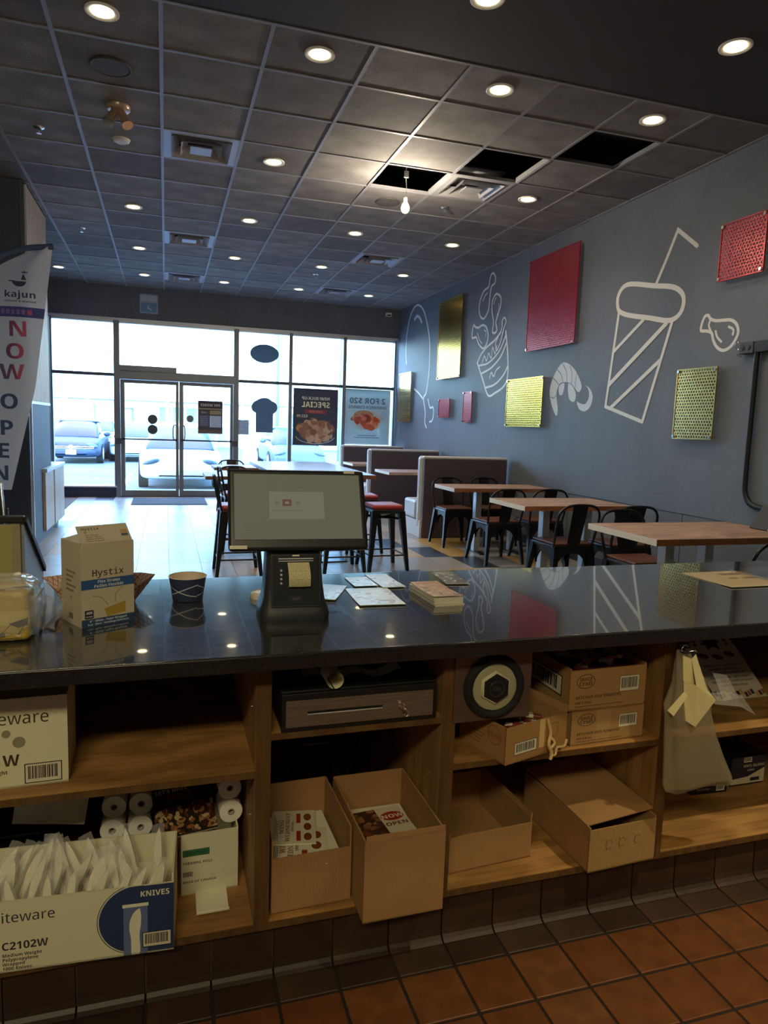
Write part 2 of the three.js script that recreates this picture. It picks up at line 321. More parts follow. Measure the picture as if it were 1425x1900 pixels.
const MURAL = {"cup":[[0.035,[-5.516,2.758],[-5.395,2.962],[-5.286,3.164],[-5.032,2.972]],[0.045,[-5.946,2.818],[-5.547,2.737],[-5.262,2.67],[-5.163,2.601],[-5.138,2.533],[-5.163,2.448],[-5.265,2.397],[-5.593,2.458],[-5.988,2.554],[-6.064,2.605],[-6.084,2.718],[-6.032,2.792],[-5.946,2.818]],[0.035,[-6.05,2.563],[-6.16,1.655]],[0.035,[-5.263,2.381],[-5.564,1.502]],[0.035,[-6.16,1.655],[-5.564,1.502]],[0.035,[-5.66,2.45],[-6.077,2.2]],[0.045,[-5.336,2.374],[-6.122,1.873]],[0.04,[-5.386,2.051],[-6.063,1.644]]],"wing":[[0.026,[-4.902,2.263],[-4.871,2.368],[-4.835,2.375],[-4.804,2.343],[-4.749,2.321],[-4.656,2.312],[-4.575,2.301],[-4.518,2.261],[-4.495,2.2],[-4.517,2.144],[-4.569,2.09],[-4.637,2.073],[-4.702,2.103],[-4.75,2.161],[-4.779,2.226],[-4.835,2.248],[-4.902,2.263]],[0.02,[-4.803,2.336],[-4.815,2.291],[-4.784,2.234]],[0.02,[-4.734,2.236],[-4.712,2.188],[-4.662,2.144]],[0.02,[-4.595,2.253],[-4.546,2.224],[-4.546,2.188]]],"bucket":[[0.03,[-9.313,2.333],[-9.108,2.09],[-8.894,1.854],[-8.689,1.886],[-8.443,1.965],[-8.358,2.061],[-8.38,2.36],[-8.473,2.679]],[0.03,[-9.313,2.333],[-9.212,2.433],[-9.064,2.512],[-8.774,2.6],[-8.612,2.683]],[0.025,[-9.259,2.288],[-8.948,2.305],[-8.639,2.434],[-8.465,2.617]],[0.028,[-9.149,2.173],[-8.849,2.232],[-8.574,2.365],[-8.44,2.515]],[0.028,[-9.015,1.965],[-8.703,2.003],[-8.461,2.117],[-8.368,2.211]],[0.02,[-8.877,2.09],[-8.841,2.166],[-8.76,2.11],[-8.695,2.183],[-8.586,2.226]],[0.018,[-9.15,2.314],[-9.083,2.408],[-9.006,2.336],[-8.957,2.437],[-8.864,2.363],[-8.836,2.504],[-8.752,2.412],[-8.706,2.516]],[0.03,[-8.941,3.506],[-8.86,3.44],[-8.866,3.365],[-8.965,3.332],[-9.005,3.171],[-9.033,3.02],[-9.161,2.933],[-9.277,2.975],[-9.338,3.091],[-9.306,3.219],[-9.191,3.319],[-9.057,3.348],[-9.035,3.422],[-8.999,3.492],[-8.941,3.506]],[0.02,[-9.222,3.18],[-9.166,3.236],[-9.093,3.27]],[0.028,[-8.789,3.206],[-8.667,3.142],[-8.655,3.04],[-8.713,2.936],[-8.773,2.83],[-8.731,2.723],[-8.785,2.691],[-8.861,2.713],[-8.847,2.839],[-8.911,3.002],[-8.911,3.131],[-8.845,3.197],[-8.789,3.206]],[0.016,[-8.861,3.085],[-8.838,3.132],[-8.797,3.157]],[0.012,[-8.76,2.917],[-8.703,2.972],[-8.708,3.061]],[0.03,[-9.494,2.883],[-9.523,2.708],[-9.39,2.7],[-9.297,2.602],[-9.127,2.519],[-9.026,2.575],[-8.992,2.676],[-9.068,2.803],[-9.198,2.845],[-9.323,2.827],[-9.423,2.847],[-9.494,2.883]],[0.016,[-9.347,2.756],[-9.27,2.653],[-9.183,2.591]],[0.016,[-9.126,2.77],[-9.066,2.737],[-9.069,2.684]],[0.022,[-8.522,2.859],[-8.466,2.802],[-8.519,2.722],[-8.597,2.556],[-8.699,2.452],[-8.739,2.545],[-8.664,2.639],[-8.576,2.729],[-8.574,2.829],[-8.522,2.859]]],"drum":[[0.035,[-12.443,2.555],[-12.499,2.806],[-12.458,3.152],[-12.325,3.394],[-12.132,3.52],[-11.907,3.536],[-11.65,3.416],[-11.459,3.195],[-11.314,2.936],[-11.253,2.69],[-11.247,2.368],[-11.288,2.128],[-11.362,1.968],[-11.459,1.906],[-11.347,1.639],[-11.351,1.474],[-11.271,1.392]],[0.03,[-11.963,2.075],[-11.753,2.007],[-11.495,1.89]],[0.032,[-11.234,1.866],[-11.126,1.726],[-10.992,1.732],[-10.95,1.635],[-11.01,1.508],[-11.121,1.491]],[0.05,[-12.081,3.31],[-11.96,3.349],[-11.805,3.298],[-11.708,3.214]]],"shrimpfill":[[0,[-7.265,1.895],[-7.215,2.002],[-7.087,2.133],[-6.99,2.162],[-6.829,2.104],[-6.704,2.003],[-6.614,1.867],[-6.663,1.818],[-6.743,1.862],[-6.825,1.917],[-6.964,1.941],[-7.062,1.925],[-7.119,1.824],[-7.066,1.628],[-7.087,1.564],[-7.196,1.674],[-7.263,1.807]],[0,[-7.022,1.927],[-7.077,1.887],[-7.047,1.8],[-6.987,1.809],[-6.962,1.924]],[0,[-6.883,1.92],[-6.843,1.751],[-6.744,1.717],[-6.715,1.789],[-6.803,1.896]],[0,[-6.545,1.884],[-6.463,1.85],[-6.398,1.768],[-6.429,1.66],[-6.529,1.611],[-6.642,1.643],[-6.688,1.716],[-6.612,1.694],[-6.521,1.692],[-6.466,1.76],[-6.486,1.841]]],"shrimplines":[[0.008,[-7.215,2.002],[-7.135,1.958],[-7.081,1.921]],[0.008,[-7.135,2.094],[-7.033,2.023],[-6.996,1.943]],[0.008,[-7.021,2.149],[-6.93,2.048],[-6.904,1.934]],[0.008,[-6.86,2.11],[-6.818,2.021],[-6.814,1.917]],[0.008,[-6.724,2.015],[-6.733,1.933],[-6.739,1.862]],[0.008,[-7.231,1.784],[-7.166,1.771],[-7.116,1.802]]]};
{ // side wall with the painted murals
  const w = struct('wall_right', 'blue-grey side wall painted with white food murals');
  mesh('wall_surface', bb(XR, 0, -13.2, 4.42, 4.0, 3.1), M.wallBlue, w);
  const tr = struct('trim_1', 'blue-grey chair rail and wainscot panels along the side wall');
  mesh('chair_rail', bb(XR - 0.014, 0.715, -8.1, XR, 0.857, -2.3), M.wallBlue, tr);
  for (const [a, b] of [[-8.1, -6.72], [-6.71, -4.93], [-4.92, -2.3]]) mesh('wainscot_panel', bb(XR - 0.008, 0.1, b, XR, 0.709, a), M.wallBlue, tr);
  mesh('skirting', bb(XR - 0.018, 0, -8.1, XR, 0.1, -2.3), M.wallDark, tr);
  const mural = (name, label, list, smooth, mat = M.muralPaint, off = 0.002) => { mesh(name, list.map(([wd, ...p], i) => ribbon(p, wd, smooth).translate(-0.0004 * i, 0, 0)), mat, w, label).position.x = XR - off; };
  mural('drink_cup_mural', 'white painted outline of a striped drink cup with a straw', MURAL.cup, false);
  mural('chicken_wing_mural', 'white painted outline of a small chicken leg', MURAL.wing, true);
  mural('chicken_bucket_mural', 'white painted outline of a bucket of chicken legs', MURAL.bucket, true);
  mural('drumstick_mural', 'white painted outline of one large drumstick', MURAL.drum, true);
  const fill = MURAL.shrimpfill.map(([, ...p]) => { const g = new THREE.ShapeGeometry(new THREE.Shape(new THREE.CatmullRomCurve3(p.map(q => V(-q[0], q[1], 0)), true).getPoints(p.length * 4).map(q => new THREE.Vector2(q.x, q.y)))); g.rotateY(Math.PI / 2); return g; });
  for (const g of fill) { const p = g.attributes.position; for (let i = 0; i < p.count; i++) p.setX(i, 0); }
  mesh('shrimp_mural', fill, std(0xc9cdd0, 0.6, { side: THREE.DoubleSide }), w, 'white painted shrimp with a curled tail').position.x = XR - 0.002;
  mural('shrimp_mural_line', 'grey segment lines across the painted shrimp', MURAL.shrimplines, true, M.muralLine, 0.004);
}
{ // remaining walls
  const n = struct('wall_back', 'kitchen wall behind the counter'); mesh('wall_surface', bb(-3.55, 0, 3, 4.42, 4.0, 3.15), M.kitchenWall, n);
  const l = struct('wall_left', 'dark navy side wall with a pale wood-clad pier');
  mesh('wall_surface', bb(-3.55, 0, -7.72, -3.4, 4.0, 3.1), M.kitchenWall, l);
  const pr = struct('wall_pier', 'navy pier clad in pale wood boards on one face');
  mesh('pier', bb(-3.55, 0, -9.05, -1.312, 3.598, -7.72), M.wallDark, pr);
  mesh('pier_lower_panel', bb(-1.312, 0.0, -9.05, -1.3, 1.485, -7.86), M.wallDark, pr); mesh('pier_base_board', bb(-1.3, 0.09, -9.05, -1.272, 0.745, -8.45), M.paleCab, pr, 'pale grey low board'); mesh('pier_ledge', bb(-1.3, 0.745, -9.05, -1.25, 0.785, -8.43), std(0xc9d4dc, 0.3), pr);
  for (let k = 0; k < 2; k++) mesh('pier_cladding_board', bb(-1.312, 1.515, -9.05 + 0.596 * k, -1.298, 3.598, -9.05 + 0.594 * (k + 1)), M.pale, pr, 'pale wood-grain cladding board');
  mesh('pier_trim', bb(-1.312, 0, -7.875, -1.292, 3.598, -7.85), M.aluLight, pr);
  mesh('pier_trim', bb(-1.312, 1.485, -9.05, -1.292, 1.513, -7.875), M.aluLight, pr);
  mesh('pier_trim', bb(-1.33, 0, -7.74, -1.296, 3.598, -7.715), M.aluDark, pr);
  const l2 = struct('wall_left', 'navy side wall between the pier and the window'); mesh('wall_surface', bb(-2.1, 0, -13.2, -1.86, 4.0, -9.05), M.wallDark, l2);
  const f = struct('wall_far', 'window wall header and low sill panels');
  mesh('header', bb(-2.1, 3.07, -13.2, 4.42, 4.0, -13), M.wallBlue, f);
  mesh('sill_panel', bb(-1.86, 0, -13.16, -0.83, 0.165, -13.0), M.wallDark, f);
  mesh('sill_panel', bb(1.24, 0, -13.16, 4.27, 0.165, -13.0), M.wallDark, f);
  mesh('sill_cap', bb(-1.86, 0.165, -13.16, -0.83, 0.19, -12.985), M.aluLight, f);
  mesh('sill_cap', bb(1.24, 0.165, -13.16, 4.27, 0.19, -12.985), M.aluLight, f);
  mesh('header_frame', bb(-1.86, 3.03, -13.14, 4.27, 3.07, -12.985), M.aluLight, f);
}
const bays = [[-1.845, -0.82], [1.235, 2.207], [2.207, 3.231], [3.231, 4.245]];
bays.forEach(([a, b], i) => {
  const w = struct('window_' + (i + 1), 'storefront window bay with a transom light above');
  const A = a + 0.032, B = b - 0.032;
  mesh('mullion', bb(a - 0.0, 0.19, -13.12, a + 0.032, 3.03, -12.99), M.alu, w); mesh('mullion', bb(b - 0.032, 0.19, -13.12, b, 3.03, -12.99), M.alu, w);
  mesh('transom', bb(A, 2.09, -13.12, B, 2.14, -12.99), M.aluDark, w);
  mesh('head_rail', bb(A, 2.99, -13.12, B, 3.03, -12.995), M.aluLight, w);
  mesh('pane', bb(A, 0.19, -13.062, B, 2.09, -13.058), M.glass, w); mesh('pane', bb(A, 2.14, -13.062, B, 2.99, -13.058), M.glass, w);
});
{
  const w = struct('window_5', 'transom light and aluminium frame over the entrance doors');
  mesh('jamb', bb(-0.82, 0, -13.12, -0.755, 3.03, -12.985), M.alu, w); mesh('jamb', bb(1.175, 0, -13.12, 1.235, 3.03, -12.985), M.alu, w);
  mesh('door_header', bb(-0.755, 2.05, -13.12, 1.175, 2.195, -12.985), M.alu, w);
  mesh('closer_cover', bb(-0.755, 2.195, -13.12, 0.185, 2.285, -12.97), M.alu, w);
  mesh('threshold', bb(-0.755, 0, -13.12, 1.175, 0.015, -12.97), M.aluDark, w);
  mesh('head_rail', bb(-0.755, 2.99, -13.12, 1.175, 3.03, -12.995), M.aluLight, w);
  mesh('pane', bb(-0.755, 2.195, -13.062, 1.175, 2.99, -13.058), M.glass, w);
  [[-0.75, 0.222, 1], [0.232, 1.17, -1]].forEach(([a, b, s], i) => {
    const d = struct('door_' + (i + 1), 'glazed aluminium entrance door with a push bar');
    mesh('stile', bb(a, 0.018, -13.08, a + 0.07, 2.045, -13.03), M.alu, d); mesh('stile', bb(b - 0.05, 0.018, -13.08, b, 2.045, -13.03), M.alu, d);
    mesh('bottom_rail', bb(a + 0.07, 0.018, -13.08, b - 0.05, 0.115, -13.03), M.alu, d); mesh('top_rail', bb(a + 0.07, 1.985, -13.08, b - 0.05, 2.045, -13.03), M.alu, d);
    mesh('pane', bb(a + 0.07, 0.115, -13.057, b - 0.05, 1.985, -13.053), M.glass, d);
    mesh('push_bar', [bb(a + 0.03, 1.005, -12.985, b - 0.03, 1.03, -12.965), bb(a + 0.03, 1.0, -13.03, a + 0.06, 1.035, -12.97), bb(b - 0.06, 1.0, -13.03, b - 0.03, 1.035, -12.97)], M.black, d);
    const hx = s > 0 ? b - 0.02 : a + 0.02;
    mesh('pull_handle', tube([[hx, 1.02, -13.08], [hx, 1.02, -13.13], [hx - s * 0.07, 1.04, -13.14], [hx - s * 0.07, 1.26, -13.14], [hx, 1.28, -13.13], [hx, 1.28, -13.08]], 0.011, 40, 8), M.aluDark, d);
    const ox = s > 0 ? a - 0.09 : b - 0.03;
    mesh('lock_box', bb(ox, 0.93, -13.03, ox + 0.12, 1.03, -12.975, 0.008), M.aluDark, d);
  });
}
{
  const t = thing('door_mat', 'dark grey entrance mat lying before the glass doors', 'mat', [0.06, 0, -12.28]);
  mesh('mat_pile', bb(-0.56, 0.003, -0.51, 0.56, 0.01, 0.51, 0.004), std(0x2f363d, 0.95), t); mesh('mat_border', bb(-0.6, 0, -0.55, 0.6, 0.006, 0.55, 0.003), M.rubber, t);
}
// ---------- ceiling fixtures ----------
const spotTargets = [];
function downlight(x, z, cd = DOWNLIGHT_CD, cone = 1.15, color = LAMP_WARM) {
  const t = thing('recessed_downlight', 'round recessed downlight glowing warm in the dark ceiling', 'light', [x, 3.6, z], 0, 'recessed downlights');
  mesh('trim_ring', lathe([[0.062, 0.004], [0.064, -0.002], [0.085, -0.009], [0.092, -0.006], [0.092, 0.002]], 28), M.white, t);
  mesh('lamp_lens', cyl(0, -0.004, 0, 0.061, 0.061, 0.006, 24), M.lampGlow, t);
  const s = new THREE.SpotLight(color, cd, 0, cone, 0.75, 2);
  s.name = 'downlight_lamp'; s.position.set(x, 3.585, z); s.target.position.set(x, 0, z); s.castShadow = true; s.shadow.radius = 2.5; s.shadow.mapSize.set(256, 256);
  scene.add(s, s.target);
}
for (const [z, xs] of [[-4.46, [-0.33, 0.9, 2.11, 3.31]], [-6.32, [0.895, 3.34]], [-8.18, [-0.32, 0.895, 2.115, 3.34]], [-10.05, [-0.325, 0.91, 2.12, 3.345]], [-11.82, [-1.53, -0.31, 0.905, 2.118, 3.325]]]) for (const x of xs) downlight(x, z);
downlight(3.122, -3.505); downlight(1.607, -3.6); downlight(KITCHEN_SPOT.x, KITCHEN_SPOT.z, KITCHEN_SPOT.cd, 0.62, KITCHEN_WARM);
{ // bare bulb hanging out of the open tile
  const t = thing('hanging_bulb', 'bare glowing bulb hanging on a cord from an open ceiling tile', 'light', [2.05, 3.33, -6.17]);
  const bulb = mesh('bulb', lathe([[0.0001, -0.055], [0.022, -0.05], [0.036, -0.03], [0.038, -0.008], [0.03, 0.018], [0.018, 0.034], [0.0001, 0.036]], 20), M.lampGlow, t);
  mesh('socket', cyl(0, 0.034, 0, 0.019, 0.017, 0.045, 16), M.white, t);
  mesh('cord', tube([[0, 0.07, 0], [0.004, 0.16, 0.002], [-0.003, 0.27, 0], [0, 0.45, 0], [0.002, 0.668, 0]], 0.004, 24, 6), M.white, t);
  mesh('cord_clip', cb(0, 0.275, 0, 0.04, 0.06, 0.02, 0.004), M.aluLight, t);
  const l = new THREE.PointLight(LAMP_WARM, 3, 0, 2); l.name = 'bulb_lamp'; l.position.set(2.05, 3.325, -6.17); l.castShadow = true; l.shadow.radius = 1.6; scene.add(l);
}
{ // supply vents in the grid
  const sq = (r0, r1, y0, h) => { const g = new THREE.CylinderGeometry(r1 * Math.SQRT2, r0 * Math.SQRT2, h, 4, 1, true); g.rotateY(Math.PI / 4); g.translate(0, y0 + h / 2, 0); const n = g.toNonIndexed(); n.computeVertexNormals(); return n; };
  const louvre = std(0x9a9a9e, 0.45, { metalness: 0.2, side: THREE.DoubleSide }), throat = std(0x8d8d92, 0.5, { metalness: 0.2 });
  const cells = [[0, 2, 'beside the twin-spot lamp'], [4, 2, 'beside the open tile'], [0, 7], [4, 7], [0, 11], [4, 11]];
  for (const [k, r, where] of cells) {
    const t = thing('ceiling_vent', where ? 'square louvred ceiling vent ' + where : 'square louvred ceiling vent in the rear grid', 'vent', [gx(k) + 0.305, 3.6, gz(r) - 0.305], 0, where ? undefined : 'square ceiling vents');
    mesh('vent_frame', [bb(-0.295, 0, -0.295, 0.295, 0.02, -0.235), bb(-0.295, 0, 0.235, 0.295, 0.02, 0.295), bb(-0.295, 0, -0.235, -0.235, 0.02, 0.235), bb(0.235, 0, -0.235, 0.295, 0.02, 0.235)], louvre, t);
    mesh('vent_louvre', sq(0.235, 0.17, -0.012, 0.075), louvre, t); mesh('vent_louvre', sq(0.16, 0.10, -0.02, 0.075), louvre, t);
    mesh('vent_plate', bb(-0.085, -0.018, -0.085, 0.085, -0.008, 0.085), louvre, t);
    mesh('vent_throat', bb(-0.235, 0.1, -0.235, 0.235, 0.11, 0.235), throat, t);
  }
}
{
  const disc = (x, z, r, label) => { const t = thing('ceiling_speaker', label, 'speaker', [x, 3.6, z]); mesh('grille', lathe([[0.0001, -0.006], [r - 0.012, -0.006], [r - 0.006, -0.002]], 36), std(0x57534f, 0.7), t); mesh('rim', lathe([[r - 0.012, 0.004], [r - 0.01, -0.009], [r, -0.007], [r + 0.003, 0.003]], 36), std(0x45423f, 0.6), t); };
  disc(-0.33, -5.1, 0.125, 'round dark ceiling speaker behind the twin-spot lamp'); disc(2.125, -6.95, 0.12, 'round dark ceiling speaker beside the hanging bulb');
  const s = thing('smoke_detector', 'white round smoke detector flush with a ceiling tile', 'detector', [-0.335, 3.605, -6.33]);
  mesh('detector_body', lathe([[0.0001, -0.024], [0.05, -0.024], [0.062, -0.018], [0.07, 0]], 32), M.white, s); mesh('detector_ring', lathe([[0.042, -0.025], [0.045, -0.028], [0.048, -0.025]], 32), M.aluLight, s);
  const e = thing('twin_spot_lamp', 'copper twin-head emergency lamp on the ceiling', 'lamp', [-0.32, 3.605, -5.7]);
  mesh('mount_plate', lathe([[0.0001, -0.035], [0.07, -0.033], [0.082, -0.022], [0.084, 0]], 32), M.copper, e);
  for (const sx of [-1, 1]) { const h = mesh('lamp_head', [rod([sx * 0.015, -0.03, 0.01], [sx * 0.05, -0.11, 0.05], 0.026, 0.034, 16), rod([sx * 0.05, -0.11, 0.05], [sx * 0.063, -0.14, 0.065], 0.036, 0.038, 16)], M.copper, e); mesh('head_rim', rod([sx * 0.0628, -0.1395, 0.0648], [sx * 0.066, -0.147, 0.0685], 0.04, 0.04, 16), M.chrome, h); }
  for (const [x, z, lab] of [[-0.94, -6.33, 'near the smoke detector'], [2.716, -6.89, 'near the hanging bulb'], [-0.947, -9.35, 'near the wood-clad pier'], [2.15, -10.6, 'over the high table']]) {
    const k = thing('sprinkler_head', 'small chrome sprinkler head in the ceiling ' + lab, 'sprinkler', [x, 3.605, z]);
    mesh('escutcheon', lathe([[0.02, -0.012], [0.034, -0.009], [0.042, 0]], 24), M.chrome, k); mesh('nozzle', [rod([0, 0, 0], [0, -0.03, 0], 0.009, 0.007, 10), rod([-0.012, -0.012, 0], [-0.006, -0.042, 0], 0.003, 0.003, 6), rod([0.012, -0.012, 0], [0.006, -0.042, 0], 0.003, 0.003, 6)], M.chrome, k); mesh('deflector', cyl(0, -0.047, 0, 0.02, 0.02, 0.003, 12), M.chrome, k);
  }
  const p = thing('wall_plaque', 'small pale square plaque on the window header', 'sign', [-0.27, 3.34, -12.992]);
  mesh('plaque_plate', cb(0, 0, 0, 0.3, 0.32, 0.012, 0.003), std(0x9fb3c9, 0.5), p); mesh('plaque_panel', cb(0, -0.06, 0.007, 0.26, 0.16, 0.003), std(0x6f93bd, 0.5), p); mesh('plaque_panel', cb(0, 0.09, 0.007, 0.26, 0.09, 0.003), std(0xb9c4cf, 0.5), p);
  mesh('pictogram', [rod([-0.01, -0.03, 0.01], [-0.01, -0.035, 0.01], 0.014, 0.014), bar([-0.01, -0.045, 0.01], [-0.01, -0.085, 0.01], 0.012, 0.003), bar([-0.01, -0.085, 0.01], [0.03, -0.085, 0.01], 0.01, 0.003), bar([0.03, -0.085, 0.01], [0.045, -0.115, 0.01], 0.01, 0.003)], M.white, p);
  const sp = thing('motion_sensor', 'small pale sensor box high in the wall corner', 'sensor', [4.05, 3.5, -12.96]); mesh('sensor_body', cb(0, 0, 0, 0.12, 0.07, 0.06, 0.015), M.offWhite, sp); mesh('sensor_window', cb(0, -0.015, 0.03, 0.08, 0.025, 0.01, 0.004), M.black, sp);
}

// ---------- perforated metal wall panels ----------
function perforated(w, h, pitch, hole, t = 0.0025) {   // staggered hexagonal cells, each with its hole; in the (z, y) plane, face towards -x
  const pos = [], dx = pitch, dy = pitch * 0.866, nx = Math.max(2, Math.round((w - 0.016) / dx)), ny = Math.max(2, Math.round((h - 0.016) / dy)), sx = (w - 0.016) / nx / dx, sy = (h - 0.016) / (ny * dy);
  const R = pitch / Math.sqrt(3), q = (a, b, c, d, x) => { for (const v of x < 0 ? [a, b, c, a, c, d] : [a, c, b, a, d, c]) pos.push(x, v[1], v[0]); };
  for (let j = 0; j < ny; j++) for (let i = 0; i < nx + (j % 2); i++) {
    const cx = (i + 0.5 - (j % 2) * 0.5 - nx / 2) * dx, cy = (j + 0.5 - ny / 2) * dy, lim = (p) => [Math.max(-nx / 2 * dx, Math.min(nx / 2 * dx, p[0])) * sx, Math.max(-ny / 2 * dy, Math.min(ny / 2 * dy, p[1])) * sy];
    for (let k = 0; k < 6; k++) {
      const a0 = Math.PI / 6 + k * Math.PI / 3, a1 = a0 + Math.PI / 3, P = (r, a) => lim([cx + r * Math.cos(a), cy + r * Math.sin(a)]);
      q(P(R, a0), P(R, a1), P(hole, a1), P(hole, a0), -t / 2); q(P(R, a0), P(R, a1), P(hole, a1), P(hole, a0), t / 2);
      const m = P(hole, a0), n = P(hole, a1); for (const [xx, v] of [[-t / 2, m], [-t / 2, n], [t / 2, n], [-t / 2, m], [t / 2, n], [t / 2, m]]) pos.push(xx, v[1], v[0]);
    }
  }
  const g = new THREE.BufferGeometry(); g.setAttribute('position', new THREE.Float32BufferAttribute(pos, 3)); g.setAttribute('uv', new THREE.Float32BufferAttribute(new Float32Array(pos.length / 3 * 2), 2)); g.computeVertexNormals(); return g;
}
const PANELS = [
  ['tall gold perforated metal panel beside the bucket mural', M.goldMetal, -10.729, -9.8, 3.378, 2.166, 0.03, 0.0095],
  ['narrow gold perforated metal panel next to the window', M.champMetal, -12.629, -11.98, 2.382, 1.485, 0.032, 0.0095],
  ['wide little red perforated metal panel beneath the tall gold one', M.redMetal, -10.597, -10.136, 1.851, 1.555, 0.026, 0.008],
  ['narrow upright red perforated metal panel beneath the bucket mural', M.redMetal, -9.623, -9.316, 1.931, 1.485, 0.026, 0.008],
  ['large square red perforated metal panel above the shrimp mural', M.redMetal, -7.794, -6.73, 3.408, 2.347, 0.028, 0.0098],
  ['wide gold perforated metal panel beside the shrimp mural', M.goldMetal, -8.236, -7.33, 2.03, 1.436, 0.031, 0.011],
  ['upright gold perforated metal panel beneath the chicken leg mural', M.champMetal, -5.072, -4.61, 1.945, 1.356, 0.029, 0.0108],
  ['red perforated metal panel above the chicken leg mural', M.redMetal, -4.702, -4.251, 3.045, 2.607, 0.029, 0.0112],
];
for (const [label, mat, z0, z1, yt, yb, pitch, hole] of PANELS) {
  const w = z1 - z0, h = yt - yb, t = thing('perforated_panel', label, 'wall panel', [4.212, (yt + yb) / 2, (z0 + z1) / 2]);
  mesh('sheet', perforated(w, h, pitch, hole), mat, t);
  mesh('rim', [bb(-0.006, h / 2 - 0.009, -w / 2, 0.006, h / 2, w / 2), bb(-0.006, -h / 2, -w / 2, 0.006, -h / 2 + 0.009, w / 2), bb(-0.006, -h / 2 + 0.009, -w / 2, 0.006, h / 2 - 0.009, -w / 2 + 0.009), bb(-0.006, -h / 2 + 0.009, w / 2 - 0.009, 0.006, h / 2 - 0.009, w / 2)], mat, t);
  for (const sy of [-1, 1]) for (const sz of [-1, 1]) { const o = mesh('standoff', rod([0.053, sy * (h / 2 - 0.02), sz * (w / 2 - 0.02)], [0, sy * (h / 2 - 0.02), sz * (w / 2 - 0.02)], 0.008, 0.008, 10), M.chrome, t); mesh('screw_cap', rod([-0.003, sy * (h / 2 - 0.02), sz * (w / 2 - 0.02)], [-0.016, sy * (h / 2 - 0.02), sz * (w / 2 - 0.02)], 0.014, 0.013, 14), M.chrome, o); }
}
{ // socket strip and its conduit
  const t = thing('wall_socket_strip', 'black socket strip on a raceway high on the side wall', 'outlet', [4.27, 2.06, -4.2]);
  mesh('raceway', bb(-0.05, -0.04, -0.08, 0, 0.045, 1.2, 0.006), M.black, t);
  const o = mesh('outlet_plate', bb(-0.055, -0.042, -0.215, 0, 0.045, -0.08, 0.006), std(0x3c3c3e, 0.5), t);
  for (const z of [-0.175, -0.12]) mesh('socket', lathe([[0.0001, 0.004], [0.014, 0.004], [0.02, 0.0], [0.022, 0]], 18).rotateZ(Math.PI / 2).translate(-0.056, 0.0, z), M.black, o);
  mesh('chrome_clip', [tube([[-0.03, 0.04, -0.21], [-0.05, 0.05, -0.25], [-0.04, 0.02, -0.27], [-0.03, -0.005, -0.24]], 0.005, 20, 6), tube([[-0.03, -0.03, -0.2], [-0.05, -0.045, -0.24], [-0.04, -0.06, -0.2]], 0.005, 20, 6)], M.chrome, t);
  mesh('conduit', tube([[-0.03, -0.03, -0.06], [-0.028, -0.3, -0.062], [-0.028, -0.98, -0.06], [-0.028, -1.1, -0.05], [-0.028, -1.17, 0.0], [-0.028, -1.195, 0.1], [-0.028, -1.2, 0.6]], 0.021, 80, 12, false, 0.3), M.black, t);
}

// ---------- furniture ----------
function makeChair(name, label, group) {   // faces -z, back towards +z
  const t = thing(name, label, 'chair', [0, 0, 0], 0, group);
  mesh('seat', cb(0, 0.443, 0, 0.36, 0.022, 0.36, 0.011), M.seatWood, t);
  mesh('seat_pan', cb(0, 0.418, 0, 0.375, 0.036, 0.375, 0.016), M.blackMetal, t);
  for (const [sx, sz] of [[-1, -1], [1, -1], [-1, 1], [1, 1]]) mesh('leg', [bar([sx * 0.215, 0, sz * 0.225], [sx * 0.165, 0.42, sz * 0.165], 0.026, 0.026, 0.055, 0.055), cb(sx * 0.215, 0.006, sz * 0.225, 0.03, 0.012, 0.03, 0.004)], M.blackMetal, t);
  // arched aprons between the legs
  const arch = (L) => { const s = new THREE.Shape(); s.moveTo(-L, 0); s.lineTo(-L, -0.17); s.absellipse(0, -0.17, L - 0.016, 0.13, Math.PI, 0, true); s.lineTo(L, -0.17); s.lineTo(L, 0); return new THREE.ExtrudeGeometry(s, { depth: 0.006, bevelEnabled: false, curveSegments: 10 }); };
  for (let k = 0; k < 4; k++) { const g = arch(0.155); g.rotateX(0.14); g.translate(0, 0.405, 0.172); g.rotateY(k * Math.PI / 2); mesh('apron', g, M.blackMetal, t); }
  mesh('back_hoop', tube([[-0.185, 0.41, 0.165], [-0.2, 0.6, 0.215], [-0.195, 0.7, 0.24], [-0.15, 0.76, 0.255], [-0.07, 0.782, 0.26], [0.07, 0.782, 0.26], [0.15, 0.76, 0.255], [0.195, 0.7, 0.24], [0.2, 0.6, 0.215], [0.185, 0.41, 0.165]], 0.011, 60, 8), M.blackMetal, t);
  const sp = new THREE.CylinderGeometry(0.45, 0.45, 0.37, 8, 4, true, -0.16, 0.32); sp.translate(0, 0, -0.45);
  { const p = sp.attributes.position; for (let i = 0; i < p.count; i++) { const y = p.getY(i) + 0.185; p.setXYZ(i, p.getX(i) * (0.85 + y * 0.45), 0.41 + y, 0.175 + y * 0.235 + p.getZ(i)); } sp.computeVertexNormals(); }
  mesh('back_splat', sp.toNonIndexed(), std(0x14161b, 0.33, { metalness: 0.35, side: THREE.DoubleSide }), t);
  return t;
}
const LBL = (n) => `black metal cafe chair with a wooden seat, ${n}`;
const chair0 = makeChair('cafe_chair', LBL('backing onto the middle dining table'), 'chairs between the dining tables');
chair0.position.set(3.31, 0, -6.57); chair0.rotation.y = 0.05;
dup(chair0, [3.83, 0, -6.6], -0.04);
dup(chair0, [3.27, 0, -5.22], 0.03, LBL('backing onto the wide dining table'), 'chairs between the wide and middle dining tables'); dup(chair0, [3.76, 0, -5.1], -0.03, LBL('backing onto the wide dining table'), 'chairs between the wide and middle dining tables');
